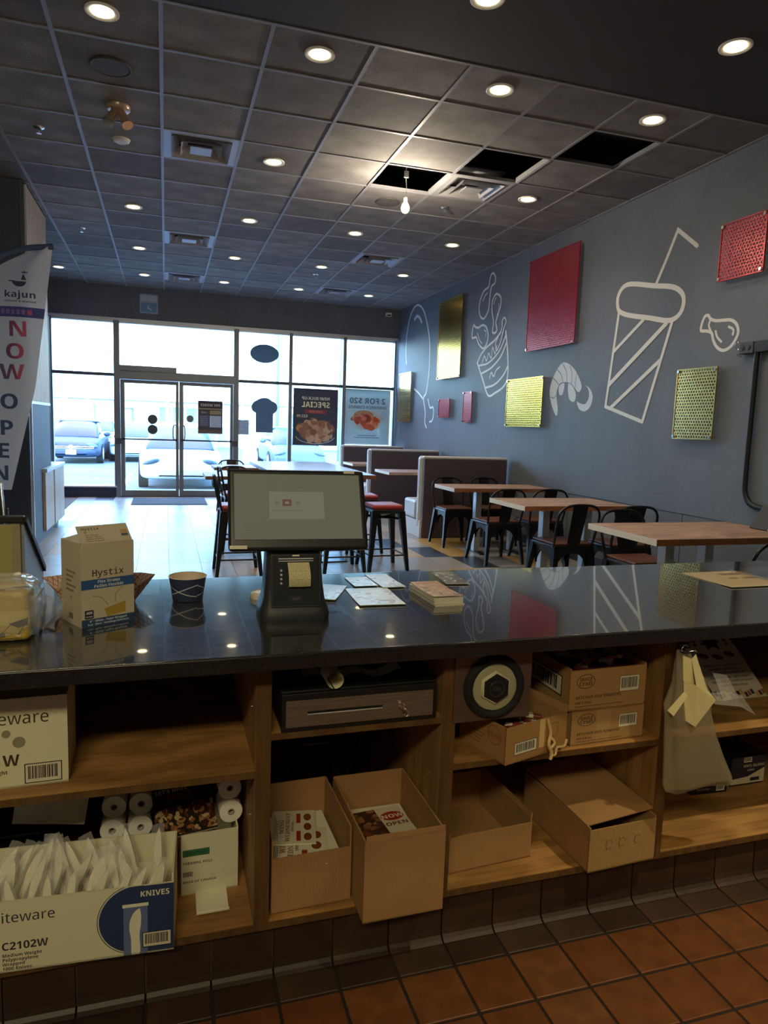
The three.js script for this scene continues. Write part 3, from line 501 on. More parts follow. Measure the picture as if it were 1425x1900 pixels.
dup(chair0, [3.29, 0, -7.63], Math.PI, LBL('in front of the booth back'), 'chairs against the booth back'); dup(chair0, [3.8, 0, -7.65], Math.PI + 0.05, LBL('in front of the booth back'), 'chairs against the booth back');
dup(chair0, [3.42, 0, -4.36], Math.PI, LBL('pushed under the wide dining table'));
dup(chair0, [3.4, 0, -3.36], 0.06, LBL('between counter and wide dining table'));
function table(label, x0, x1, z0, z1, legs) {
  const t = thing('dining_table', label, 'table', [(x0 + x1) / 2, 0, (z0 + z1) / 2]), w = x1 - x0, d = z1 - z0;
  mesh('tabletop', bb(-w / 2, 0.707, -d / 2, w / 2, 0.747, d / 2, 0.002), M.tableTop, t);
  mesh('edge_band', bb(-w / 2 - 0.003, 0.706, -d / 2, -w / 2, 0.746, d / 2), M.tableEdgePale, t, 'pale end edge'); mesh('edge_band', bb(-w / 2, 0.706, d / 2, w / 2, 0.746, d / 2 + 0.003), M.tableEdge, t);
  for (const x of legs) { const c = x - (x0 + x1) / 2; mesh('leg', bb(c - 0.035, 0.012, -0.04, c + 0.035, 0.707, 0.04, 0.004), M.steelLeg, t); mesh('foot_plate', bb(c - 0.045, 0, -d / 2 + 0.06, c + 0.045, 0.012, d / 2 - 0.06, 0.004), M.blackMetal, t); }
  mesh('underframe', bb(legs[0] - (x0 + x1) / 2, 0.685, -0.05, legs[1] - (x0 + x1) / 2, 0.707, 0.05), M.blackMetal, t);
}
table('wide wood-topped dining table between counter and side wall', 2.842, 4.05, -4.2, -3.48, [3.215, 3.54]);
table('wood-topped dining table, middle one of the row along the wall', 2.893, 3.97, -5.885, -5.21, [3.283, 3.72]);
table('wood-topped dining table beside the first booth back', 2.945, 4.14, -7.42, -6.85, [3.355, 3.8]);
{
  const t = thing('menu_stand', 'black tilted menu stand on the wide dining table', 'menu stand', [4.0, 0.747, -3.8]);
  mesh('menu_board', at(cb(0, 0, 0, 0.012, 0.2, 0.16, 0.003), 0.0, 0.085, 0, 0, 0, -0.6), M.black, t); mesh('board_edge', at(cb(0, 0, 0.081, 0.014, 0.202, 0.004), 0.0, 0.085, 0, 0, 0, -0.6), M.aluLight, t); mesh('stand_foot', cb(0.03, 0.004, 0, 0.1, 0.008, 0.14, 0.002), M.black, t);
}
function booth(label, z, h = 1.03) {
  const t = thing('booth_bench', label, 'booth', [3.63, 0, z]), w = 1.16;
  mesh('back_panel', bb(-w / 2 + 0.02, 0.005, -0.03, w / 2, h - 0.03, 0.03, 0.012), M.booth, t);
  mesh('back_roll', bb(-w / 2 - 0.012, 0.12, -0.15, w / 2, h, -0.03, 0.045), M.boothLight, t, 'light padded backrest');
  mesh('top_roll', bb(-w / 2 + 0.01, h - 0.035, -0.05, w / 2, h, 0.035, 0.016), M.boothLight, t);
  mesh('seat_cushion', bb(-w / 2 - 0.02, 0.22, -0.58, w / 2, 0.46, -0.15, 0.035), M.boothLight, t); mesh('seat_base', bb(-w / 2 + 0.03, 0.005, -0.54, w / 2, 0.22, -0.03), M.booth, t); mesh('kick_plate', bb(-w / 2 - 0.005, 0.002, -0.55, -w / 2 + 0.03, 0.215, 0.0), M.boothKick, t);
}
booth('padded booth bench with a dark back next to the dining tables', -8.14);
booth('padded booth bench in the middle of the booth row', -10.5);
booth('padded booth bench beside the poster window', -12.3, 1.03);
function boothTable(label, z0, z1) { const t = thing('booth_table', label, 'table', [3.6, 0, (z0 + z1) / 2]), d = z1 - z0; mesh('tabletop', bb(-0.62, 0.71, -d / 2, 0.66, 0.75, d / 2, 0.003), M.tableTop, t); mesh('edge_band', bb(-0.623, 0.711, -d / 2, -0.62, 0.749, d / 2), M.tableEdgePale, t); mesh('leg', bb(0.08, 0.01, -0.04, 0.16, 0.71, 0.04), M.steelLeg, t); mesh('foot_plate', bb(-0.1, 0, -0.2, 0.34, 0.01, 0.2), M.blackMetal, t); }
boothTable('narrow wood table inside the first booth', -9.95, -9.25); boothTable('narrow wood table inside the middle booth', -11.9, -11.25);
{ // counter-height table and stools
  const t = thing('high_table', 'long pale-topped counter-height table with stools around', 'table', [1.475, 0, -7.62]);
  mesh('tabletop', bb(-0.487, 0.86, -1.12, 0.487, 0.9, 1.12, 0.003), phys(0xcfae8c, 0.25, { map: T.top }), t); mesh('edge_band', bb(-0.487, 0.861, 1.12, 0.487, 0.899, 1.123), M.tableEdge, t);
  for (const z of [-0.7, 0.7]) { mesh('leg', bb(-0.05, 0.012, z - 0.05, 0.05, 0.86, z + 0.05, 0.004), M.steelLeg, t); mesh('foot_plate', bb(-0.28, 0, z - 0.2, 0.28, 0.012, z + 0.2, 0.004), M.blackMetal, t); }
}
function makeStool(label, group) {
  const t = thing('bar_stool', label, 'stool', [0, 0, 0], 0, group);
  mesh('seat_pad', cb(0, 0.61, 0, 0.31, 0.05, 0.31, 0.024), M.redVinyl, t, 'red padded seat'); mesh('seat_pan', cb(0, 0.572, 0, 0.31, 0.036, 0.31, 0.012), M.blackMetal, t);
  const L = [[-1, -1], [1, -1], [-1, 1], [1, 1]];
  for (const [sx, sz] of L) mesh('leg', bar([sx * 0.195, 0, sz * 0.195], [sx * 0.135, 0.57, sz * 0.135], 0.03, 0.03, 0.06, 0.06), M.blackMetal, t);
  for (let k = 0; k < 4; k++) { const g = rod([-0.178, 0.15, 0.178], [0.178, 0.15, 0.178], 0.008); g.rotateY(k * Math.PI / 2); mesh('foot_rail', g, M.blackMetal, t); }
  mesh('brace', [bar([-0.135, 0.5, -0.135], [0.135, 0.5, 0.135], 0.012, 0.02), bar([0.135, 0.5, -0.135], [-0.135, 0.5, 0.135], 0.012, 0.02)], M.blackMetal, t);
  return t;
}
const stool0 = makeStool('black metal stool with a red seat beside the high table', 'stools along the high table'); stool0.position.set(2.02, 0, -6.42); stool0.rotation.y = 0.05;
dup(stool0, [2.06, 0, -7.35], -0.05); dup(stool0, [1.585, 0, -6.4], 0.04, 'black metal stool with a red seat tucked under the high table end');
{ // high stool with a hoop back at the other side
  const t = dup(stool0, [0.62, 0, -6.38], Math.PI / 2, 'black metal stool with a hooped back beside the high table'); delete t.userData.group;
  mesh('back_hoop', tube([[-0.14, 0.58, -0.15], [-0.16, 0.78, -0.19], [-0.13, 0.88, -0.205], [0, 0.9, -0.21], [0.13, 0.88, -0.205], [0.16, 0.78, -0.19], [0.14, 0.58, -0.15]], 0.01, 40, 8), M.blackMetal, t);
  const t2 = dup(t, [0.74, 0, -7.5], Math.PI / 2 + 0.05, 'black metal stool with a hooped back at the window end of the high table');
}
for (const [x, z, lab] of [[0.79, -8.5, 'by the high table'], [0.99, -10.1, 'by the glass doors']]) {
  const t = thing('square_table', 'small square wood-topped table ' + lab, 'table', [x + 0.02, 0, z]);
  mesh('tabletop', bb(-0.38, 0.707, -0.34, 0.38, 0.747, 0.34, 0.002), M.tableTop, t); mesh('edge_band', bb(-0.38, 0.707, 0.34, 0.38, 0.746, 0.343), M.tableEdge, t); mesh('leg', bb(-0.04, 0.01, -0.04, 0.04, 0.707, 0.04), M.steelLeg, t); mesh('foot_plate', bb(-0.25, 0, -0.22, 0.25, 0.01, 0.22), M.blackMetal, t);
}
dup(chair0, [0.86, 0, -9.17], Math.PI, LBL('between the small square tables')); dup(chair0, [0.97, 0, -10.78], Math.PI, LBL('between square table and glass doors'));
{ // condiment cabinet against the pier
  const t = thing('condiment_cabinet', 'pale low waste cabinet standing against the wood-clad pier', 'cabinet', [-1.27, 0, -9.46]);
  mesh('cabinet_body', bb(-0.55, 0.09, -0.39, -0.012, 0.745, 0.39), std(0x2f3440, 0.5), t);
  for (const z of [-0.39, 0.002]) mesh('cabinet_door', bb(-0.012, 0.09, z, 0.006, 0.745, z + 0.387), M.paleCab, t, 'pale grey cabinet door');
  mesh('worktop', bb(-0.55, 0.745, -0.4, 0.02, 0.785, 0.4, 0.004), std(0xc9d4dc, 0.3), t); mesh('plinth', bb(-0.5, 0, -0.38, -0.07, 0.09, 0.38), M.black, t);
}
{ // feather banner
  const W = 512, H = 2048;
  const face = print(W, H, (g) => {
    g.fillStyle = '#c9cdd8'; g.fillRect(0, 0, W, H);
    txt(g, 'kajun', 302, 405, 74, '#39455f', 'sans-serif', 'center'); txt(g, 'chicken & seafood', 302, 462, 22, '#39455f', 'sans-serif', 'center');
    g.fillStyle = '#39455f'; g.beginPath(); g.arc(300, 300, 44, 0, Math.PI); g.fill(); g.fillRect(232, 294, 40, 9); g.beginPath(); g.moveTo(312, 288); g.lineTo(326, 236); g.lineTo(346, 288); g.fill(); g.fillRect(316, 222, 38, 8); g.fillRect(330, 214, 7, 20);
    g.fillStyle = '#4a4a86'; g.fillRect(0, 508, W, 84); g.fillStyle = '#8d6f9a'; for (let k = 0; k < 6; k++) g.fillRect(150 + k * 32, 530, 22, 40); g.fillStyle = '#c25a78'; g.fillRect(345, 530, 30, 40);
    const L = [['N', 690], ['O', 875], ['W', 1048], ['O', 1296], ['P', 1520], ['E', 1715], ['N', 1905]];
    L.forEach(([c, y], i) => { const gr = g.createLinearGradient(210, 0, 340, 0); if (i < 3) { gr.addColorStop(0, '#6d4a70'); gr.addColorStop(0.5, '#a04a60'); gr.addColorStop(0.52, '#c0596e'); gr.addColorStop(1, '#c0596e'); } txt(g, c, 284 - i * 23, y, 176, i < 3 ? gr : '#3f5270', 'sans-serif', 'center'); });
  });
  const t = thing('feather_banner', 'tall white feather banner lettered NOW OPEN on a chrome base', 'banner', [-1.2, 0, -6.5]);
  // sail outline from the right edge (pole side is out of view): built as a curved cloth
  const R = (y) => y > 2.72 ? 0.31 : y > 1.6 ? 0.163 + (y - 1.6) / 1.12 * 0.147 : -0.035 + (y - 0.74) / 0.86 * 0.198, Lf = (y) => -0.3 + (y > 2.25 ? ((y - 2.25) / 0.5) ** 2 * 0.56 : 0);
  const nx = 10, ny = 40, pos = [], uv = [], idx = [], pt = (y, u) => [Lf(y) + (R(y) - Lf(y)) * u, y, 0.025 * Math.sin(u * 7 + y * 1.3)];
  for (let j = 0; j <= ny; j++) for (let i = 0; i <= nx; i++) { const y = 0.74 + 2.0 * j / ny, u = i / nx, p = pt(y, u); pos.push(...p); uv.push((p[0] + 0.3) / 0.62, (y - 0.74) / 2.0); }
  for (let j = 0; j < ny; j++) for (let i = 0; i < nx; i++) { const a = j * (nx + 1) + i; idx.push(a, a + 1, a + nx + 2, a, a + nx + 2, a + nx + 1); }
  const g = new THREE.BufferGeometry(); g.setAttribute('position', new THREE.Float32BufferAttribute(pos, 3)); g.setAttribute('uv', new THREE.Float32BufferAttribute(uv, 2)); g.setIndex(idx); g.computeVertexNormals();
  mesh('banner_cloth', g, phys(0xffffff, 0.85, { map: face, transmission: 0.25, thickness: 0, side: THREE.DoubleSide }), t);
  mesh('banner_hem', tube([[-0.3, 2.2, 0], [-0.25, 2.45, 0], [-0.1, 2.62, 0], [0.1, 2.71, 0], [0.32, 2.75, 0]], 0.024, 40, 8), std(0x4a5f86, 0.8), t);
  mesh('banner_pole', tube([[-0.32, 0.05, 0], [-0.32, 1.2, 0], [-0.31, 2.1, 0], [-0.24, 2.5, 0], [-0.08, 2.67, 0]], 0.012, 50, 8), M.chrome, t);
  mesh('banner_base', [rod([-0.55, 0.02, 0.2], [-0.09, 0.05, -0.2], 0.012), rod([-0.55, 0.02, -0.2], [-0.09, 0.05, 0.2], 0.012)], M.chrome, t);
  // chrome frame of the chair in front of the navy pier
  const c = thing('folded_chair', 'folded chrome-framed black chair leaning against the navy pier', 'chair', [-1.43, 0, -6.1]);
  mesh('chair_frame', [tube([[0.17, 0.0, 0.1], [0.14, 0.4, 0.02], [0.1, 0.8, -0.06]], 0.011, 20, 8), tube([[0.26, 0.0, 0.1], [0.22, 0.4, 0.02], [0.18, 0.82, -0.06]], 0.011, 20, 8), rod([-0.1, 0.74, -0.03], [0.12, 0.79, -0.03], 0.022)], M.chrome, c); mesh('chair_seat', at(cb(0, 0, 0, 0.42, 0.42, 0.03, 0.01), 0.02, 0.42, -0.02, 0, -0.17), M.black, c);
}
// ---------- counter, cabinets ----------
const CY = 0.86, ZF = -1.57;
{
  const t = thing('counter_worktop', 'long polished black speckled stone counter top', 'counter');
  mesh('stone_slab', bb(-1.7, 0.84, -2.288, 3.0, CY, -1.484, 0.002), M.granite, t);
  mesh('front_edge', bb(-1.7, 0.822, -1.522, 3.0, 0.8585, -1.482, 0.004), M.graniteEdge, t); mesh('rear_edge', bb(-1.7, 0.822, -2.288, 3.0, 0.84, -2.25, 0.002), M.graniteEdge, t);
  const c = thing('counter_cladding', 'dark wood panelling on the guest side of the counter', 'panel');
  for (let k = 0; k < 7; k++) mesh('cladding_board', bb(-1.7 + k * 0.66, 0, -2.245, -1.7 + k * 0.66 + 0.655, 0.82, -2.225), M.oakDark, c);
}
function cabinet(label, x0, x1, shelfY, extra = []) {
  const t = thing('counter_cabinet', label, 'cabinet', [0, 0, 0]), B = -2.205, p = 0.0185;
  mesh('side_panel', bb(x0, 0.134, B, x0 + p, 0.82, ZF - 0.003), M.oakUp, t); mesh('side_panel', bb(x1 - p, 0.134, B, x1, 0.82, ZF - 0.003), M.oakUp, t);
  mesh('edge_strip', bb(x0, 0.134, ZF - 0.003, x0 + p - 0.0006, 0.82, ZF), M.edge, t); mesh('edge_strip', bb(x1 - p + 0.0006, 0.134, ZF - 0.003, x1, 0.82, ZF), M.edge, t);
  mesh('bottom_board', bb(x0 + p, 0.134, B, x1 - p, 0.152, ZF - 0.003), M.oak, t); mesh('edge_strip', bb(x0 + p, 0.134, ZF - 0.003, x1 - p, 0.1515, ZF), M.edge, t);
  mesh('back_panel', bb(x0 + p, 0.152, B, x1 - p, 0.82, B + 0.012), M.walnutBack, t);
  mesh('shelf', bb(x0 + p, shelfY - 0.016, B + 0.012, x1 - p, shelfY, ZF - 0.003), M.oak, t); mesh('shelf_edge', bb(x0 + p, shelfY - 0.016, ZF - 0.003, x1 - p, shelfY - 0.0005, ZF), M.edge, t);
  for (const y of extra) for (const x of [x0 + p, x1 - p]) mesh('shelf_pin', rod([x - 0.004, y, -1.64], [x + 0.004, y, -1.64], 0.004, 0.004, 8), M.chrome, t);
}
cabinet('oak counter cabinet with the carton of wrapped knives', -0.86, 0.2175, 0.546, [0.4, 0.68]);
cabinet('empty oak counter cabinet beyond the cutlery cartons', -1.7, -0.86, 0.546);
cabinet('narrow oak counter cabinet holding the cash drawer', 0.2175, 0.6895, 0.636, [0.45]);
cabinet('oak counter cabinet holding the ketchup cartons', 0.6895, 1.3655, 0.505, [0.3, 0.7]);
cabinet('oak counter cabinet behind the hanging plastic bag', 1.3655, 2.55, 0.505, [0.7]);

// cartons: origin at the base centre, printed front towards +z
const front6 = (m, b = M.card) => [b, b, b, b, m, b];
function carton(name, label, [x, y, z], w, h, d, turn = 0, o = {}) {
  const t = thing(name, label, o.cat ?? 'box', [x, y, z], turn), k = 0.004, b = o.mat ?? M.card, fh = o.fh ?? h;
  mesh('bottom_panel', bb(-w / 2, 0, -d / 2, w / 2, k, d / 2), b, t);
  const face = (pw, ph, m) => { const g = new THREE.BoxGeometry(pw, ph, k); if (!m) return muv(g); return g; };
  const put = (n, g, m, px, py, pz, ry) => { const q = mesh(n, g, m, t); q.position.set(px, py, pz); q.rotation.y = ry; return q; };
  put('front_panel', face(w, fh, o.front), o.front ? front6(o.front, b) : b, 0, fh / 2, d / 2 - k / 2, 0);
  put('back_panel', face(w - 2 * k, h, 0), b, 0, h / 2, -d / 2 + k / 2, Math.PI);
  put('side_panel', face(d - k, h, o.side), o.side ? front6(o.side, b) : b, -w / 2 + k / 2, h / 2, 0, -Math.PI / 2);
  put('side_panel', face(d - k, h, o.side2), o.side2 ? front6(o.side2, b) : b, w / 2 - k / 2, h / 2, 0, Math.PI / 2);
  if (o.lid) put('lid_panel', muv(new THREE.BoxGeometry(w, k, d)), b, 0, h - k / 2, 0, 0);
  if (o.flaps) for (const [n, s, a, len] of o.flaps) {   // flap: [side, _, tilt, length]
    const L = n === 'left' || n === 'right' ? d : w, g = muv(new THREE.BoxGeometry(L - 0.006, len, 0.003)); g.translate(0, len / 2, 0); g.rotateX(a);
    const q = mesh('flap', g, b, t); const [px, pz, ry] = { front: [0, d / 2, 0], back: [0, -d / 2, Math.PI], left: [-w / 2, 0, -Math.PI / 2], right: [w / 2, 0, Math.PI / 2] }[n]; q.position.set(px, n === 'front' ? fh : h, pz); q.rotation.y = ry;
  }
  return t;
}
const P = {};
P.ware = print(1024, 512, (g) => { g.scale(1024 / 410, 512 / 205); g.fillStyle = '#ded9b6'; g.fillRect(0, 0, 410, 205); txt(g, 'riteware', 374, 46, 38, '#3b3622', 'sans-serif', 'right', 'normal'); txt(g, 'C2101W', 312, 142, 36, '#3b3622', 'sans-serif', 'right'); txt(g, 'Medium Weight', 288, 168, 12, '#3b3622', 'sans-serif', 'right'); g.fillStyle = '#8e8a6c'; g.beginPath(); g.arc(312, 101, 13, 0, 7); g.fill(); g.beginPath(); g.arc(287, 80, 9, 0, 7); g.fill(); barcode(g, 322, 154, 74, 44); });
P.knives = print(1536, 512, (g) => {   // drawn in millimetres of the carton face
  g.scale(1536 / 505, 512 / 167); g.fillStyle = '#ddd8b4'; g.fillRect(0, 0, 505, 167);
  g.fillStyle = '#25375f'; g.beginPath(); g.arc(425, 80, 81, 0, 7); g.fill(); g.fillRect(425, 1, 80, 163); g.strokeStyle = '#25375f'; g.lineWidth = 1.6; g.beginPath(); g.arc(425, 80, 84.5, 1.5, 4.8); g.stroke(); g.fillStyle = '#ddd8b4'; g.fillRect(0, 164, 505, 3);
  txt(g, 'KNIVES', 464, 21, 18.5, '#e9e4c8', 'sans-serif', 'center'); txt(g, 'riteware', 132, 38, 33, '#2e2f40', 'sans-serif', 'left', 'normal'); txt(g, 'C2102W', 145, 106, 25, '#2a2834'); ['Medium Weight', 'Polypropylene', 'Wrapped', '1000 Knives'].forEach((s, i) => txt(g, s, 146, 127 + i * 10.5, 10.5, '#2a2834'));
  g.fillStyle = '#5f719a'; g.fillRect(396, 48, 52, 119); g.fillStyle = '#e9e4c8'; g.fillRect(394, 42, 56, 8);
  g.beginPath(); g.moveTo(431, 54); g.bezierCurveTo(412, 62, 405, 88, 410, 116); g.bezierCurveTo(414, 136, 410, 152, 413, 167); g.lineTo(430, 167); g.bezierCurveTo(435, 150, 428, 130, 431, 110); g.bezierCurveTo(435, 88, 435, 66, 431, 54); g.fill(); barcode(g, 437, 116, 62, 36);
});
P.roll = print(384, 512, (g) => { g.fillStyle = '#d9d6b8'; g.fillRect(0, 0, 384, 512); g.fillStyle = '#2f6b45'; g.fillRect(10, 130, 180, 58); txt(g, 'CENTRO', 100, 160, 34, '#143822', 'sans-serif', 'center'); txt(g, 'THERMAL ROLL', 8, 245, 28, '#444'); barcode(g, 6, 310, 78, 60, false); txt(g, 'MADE OF CANADA', 8, 405, 26, '#444'); g.strokeStyle = '#a8a58a'; for (let i = 0; i < 40; i++) { g.beginPath(); g.moveTo(200 + (i * 37) % 180, 330 + (i * 53) % 60); g.lineTo(200 + (i * 37) % 180, 360 + (i * 53) % 60); g.stroke(); } });
const ketch = (tape) => print(768, 384, (g) => { g.fillStyle = '#a8814f'; g.fillRect(0, 0, 768, 384); if (tape) { g.fillStyle = '#b18d5c'; g.fillRect(260, 0, 150, 384); } g.strokeStyle = '#3a2617'; g.lineWidth = 6; g.beginPath(); g.ellipse(155, 110, 88, 66, 0, 0, 7); g.stroke(); txt(g, 'SAUCE', 155, 88, 42, '#3a2617', 'sans-serif', 'center'); txt(g, 'Craft', 155, 130, 52, '#3a2617', 'serif', 'center'); txt(g, 'KETCHUP AUX TOMATES', 60, 262, 40, '#3a2617'); txt(g, '500 X 8 mL', 60, 312, 32, '#3a2617'); g.fillStyle = '#3a2617'; g.fillRect(60, 345, 480, 5); barcode(g, 500, 90, 200, 150); g.fillStyle = '#a8814f'; });
P.ketch = ketch(false); P.ketch2 = ketch(true);
P.ketchSide = print(512, 256, (g) => { g.fillStyle = '#a8814f'; g.fillRect(0, 0, 512, 256); barcode(g, 60, 70, 380, 120); });
P.sauceBox = print(640, 320, (g) => { g.fillStyle = '#a67b49'; g.fillRect(0, 0, 640, 320); barcode(g, 90, 150, 230, 105); g.strokeStyle = '#7c4b33'; g.lineWidth = 5; g.strokeRect(420, 60, 120, 120); g.fillStyle = '#d9b778'; g.fillRect(345, 0, 55, 250); });
P.sauceSide = print(640, 320, (g) => { g.fillStyle = '#a67b49'; g.fillRect(0, 0, 640, 320); g.strokeStyle = '#7c3b2b'; g.lineWidth = 6; g.beginPath(); g.ellipse(490, 110, 90, 80, 0, 0, 7); g.stroke(); txt(g, 'HEINZ', 490, 115, 52, '#7c3b2b', 'serif', 'center'); g.fillStyle = '#7c5a3b'; for (let i = 0; i < 4; i++) g.fillRect(80, 150 + i * 30, 280 - i * 25, 8); });
P.flyer = print(512, 512, (g) => { g.fillStyle = '#d8d2b4'; g.fillRect(0, 0, 512, 512); txt(g, 'WEDNESDAY', 256, 190, 66, '#6d1d22', 'serif', 'center'); txt(g, 'WING', 256, 120, 72, '#6d1d22', 'serif', 'center'); txt(g, 'SPECIAL', 256, 245, 40, '#333', 'sans-serif', 'center'); g.fillStyle = '#9c2a26'; g.fillRect(40, 290, 150, 50); g.fillRect(310, 290, 150, 50); g.fillStyle = '#7a3a1d'; for (const x of [100, 250, 400]) { g.beginPath(); g.ellipse(x, 420, 55, 45, 0, 0, 7); g.fill(); } for (let i = 0; i < 4; i++) { g.fillStyle = '#444'; g.fillRect(60, 30 + i * 14, 380 - i * 40, 5); } });
P.flyer2 = print(512, 512, (g) => { g.fillStyle = '#3a211b'; g.fillRect(0, 0, 512, 512); for (let i = 0; i < 60; i++) { g.fillStyle = ['#6d3a22', '#8a5a30', '#4a2618', '#a06a3a'][i % 4]; g.beginPath(); g.ellipse(hash(i, 1) * 300, hash(i, 2) * 512, 34, 24, i, 0, 7); g.fill(); } g.fillStyle = '#d9d0b8'; g.fillRect(300, 0, 212, 512); g.fillStyle = '#9c2a26'; g.beginPath(); g.ellipse(405, 150, 95, 70, 0, 0, 7); g.fill(); txt(g, 'NOW', 405, 150, 76, '#f0e6cc', 'sans-serif', 'center'); txt(g, 'OPEN', 405, 270, 70, '#5a1d1d', 'sans-serif', 'center'); });
P.party = print(512, 512, (g) => { g.fillStyle = '#231a17'; g.fillRect(0, 0, 512, 512); txt(g, "LET'S HAVE", 170, 60, 54, '#d8c9b0', 'sans-serif', 'center'); txt(g, 'FRIED', 230, 130, 74, '#7a2420', 'sans-serif', 'center'); for (let i = 0; i < 120; i++) { g.fillStyle = ['#5d3018', '#8a5a30', '#9a7646', '#3a1c10', '#b09670'][i % 5]; g.beginPath(); g.ellipse(hash(i, 3) * 512, 230 + hash(i, 8) * 280, 12 + hash(i, 5) * 24, 8 + hash(i, 6) * 16, i, 0, 7); g.fill(); } });

carton('cutlery_carton', 'white cutlery carton with a barcode, alone on the upper shelf', [-0.42, 0.546, -1.715], 0.41, 0.205, 0.19, 0.03, { mat: M.whiteCard, front: std(0xffffff, 0.7, { map: P.ware }), side2: undefined, flaps: [['left', 0, 0.9, 0.09], ['back', 0, -0.25, 0.03]] });
{
  const kn = carton('knife_carton', 'white and navy carton lettered KNIVES full of wrapped cutlery', [-0.233, 0.152, -1.64], 0.505, 0.19, 0.17, -0.06, { mat: M.whiteCard, fh: 0.167, front: std(0xffffff, 0.65, { map: P.knives }) });
  // wrapped plastic knives standing in the carton
  const blade = (() => { const s = new THREE.Shape(); s.moveTo(-0.006, 0); s.bezierCurveTo(-0.008, 0.03, -0.005, 0.06, -0.006, 0.085); s.bezierCurveTo(-0.012, 0.11, -0.011, 0.15, 0.004, 0.172); s.bezierCurveTo(0.01, 0.15, 0.008, 0.1, 0.006, 0.085); s.bezierCurveTo(0.005, 0.06, 0.008, 0.03, 0.006, 0); return new THREE.ExtrudeGeometry(s, { depth: 0.0022, bevelEnabled: true, bevelSize: 0.0006, bevelThickness: 0.0006, bevelSegments: 1, curveSegments: 6 }); })();
  const wrap = (() => { const g = new THREE.PlaneGeometry(0.03, 0.19, 4, 8); g.translate(0.0, 0.088, 0.004); const p = g.attributes.position; for (let i = 0; i < p.count; i++) p.setZ(i, p.getZ(i) + 0.0025 * Math.sin(p.getX(i) * 260 + p.getY(i) * 60)); g.computeVertexNormals(); return g.toNonIndexed(); })();
  const k0 = thing('wrapped_knife', 'white plastic knife in a clear wrapper standing in its carton', 'knife', [0, 0, 0], 0, 'wrapped knives in the carton');
  mesh('knife', blade, M.plasticWhite, k0); mesh('wrapper', wrap, M.film, k0);
  let first = true;
  for (let i = 0; i < 36; i++) {
    const u = i / 35, row = i % 3, x = -0.44 + u * 0.425 + rr(-0.006, 0.006), z = -1.6 - row * 0.035 - u * 0.0, k = first ? k0 : dup(k0, [0, 0, 0], 0); first = false;
    k.position.set(x, 0.165 + row * 0.02 + rr(0, 0.015), z + 0.006 - u * -0.02); k.rotation.set(-0.12 - 0.05 * row + rr(-0.03, 0.03), rr(-0.25, 0.25), 0.42 * Math.sin(x * 13 + row * 1.7) + rr(-0.06, 0.06));
  }
}
carton('roll_carton', 'white carton with a green stripe holding till rolls', [0.104, 0.152, -1.79], 0.143, 0.17, 0.13, 0.02, { mat: M.whiteCard, fh: 0.165, front: std(0xffffff, 0.7, { map: P.roll }) });
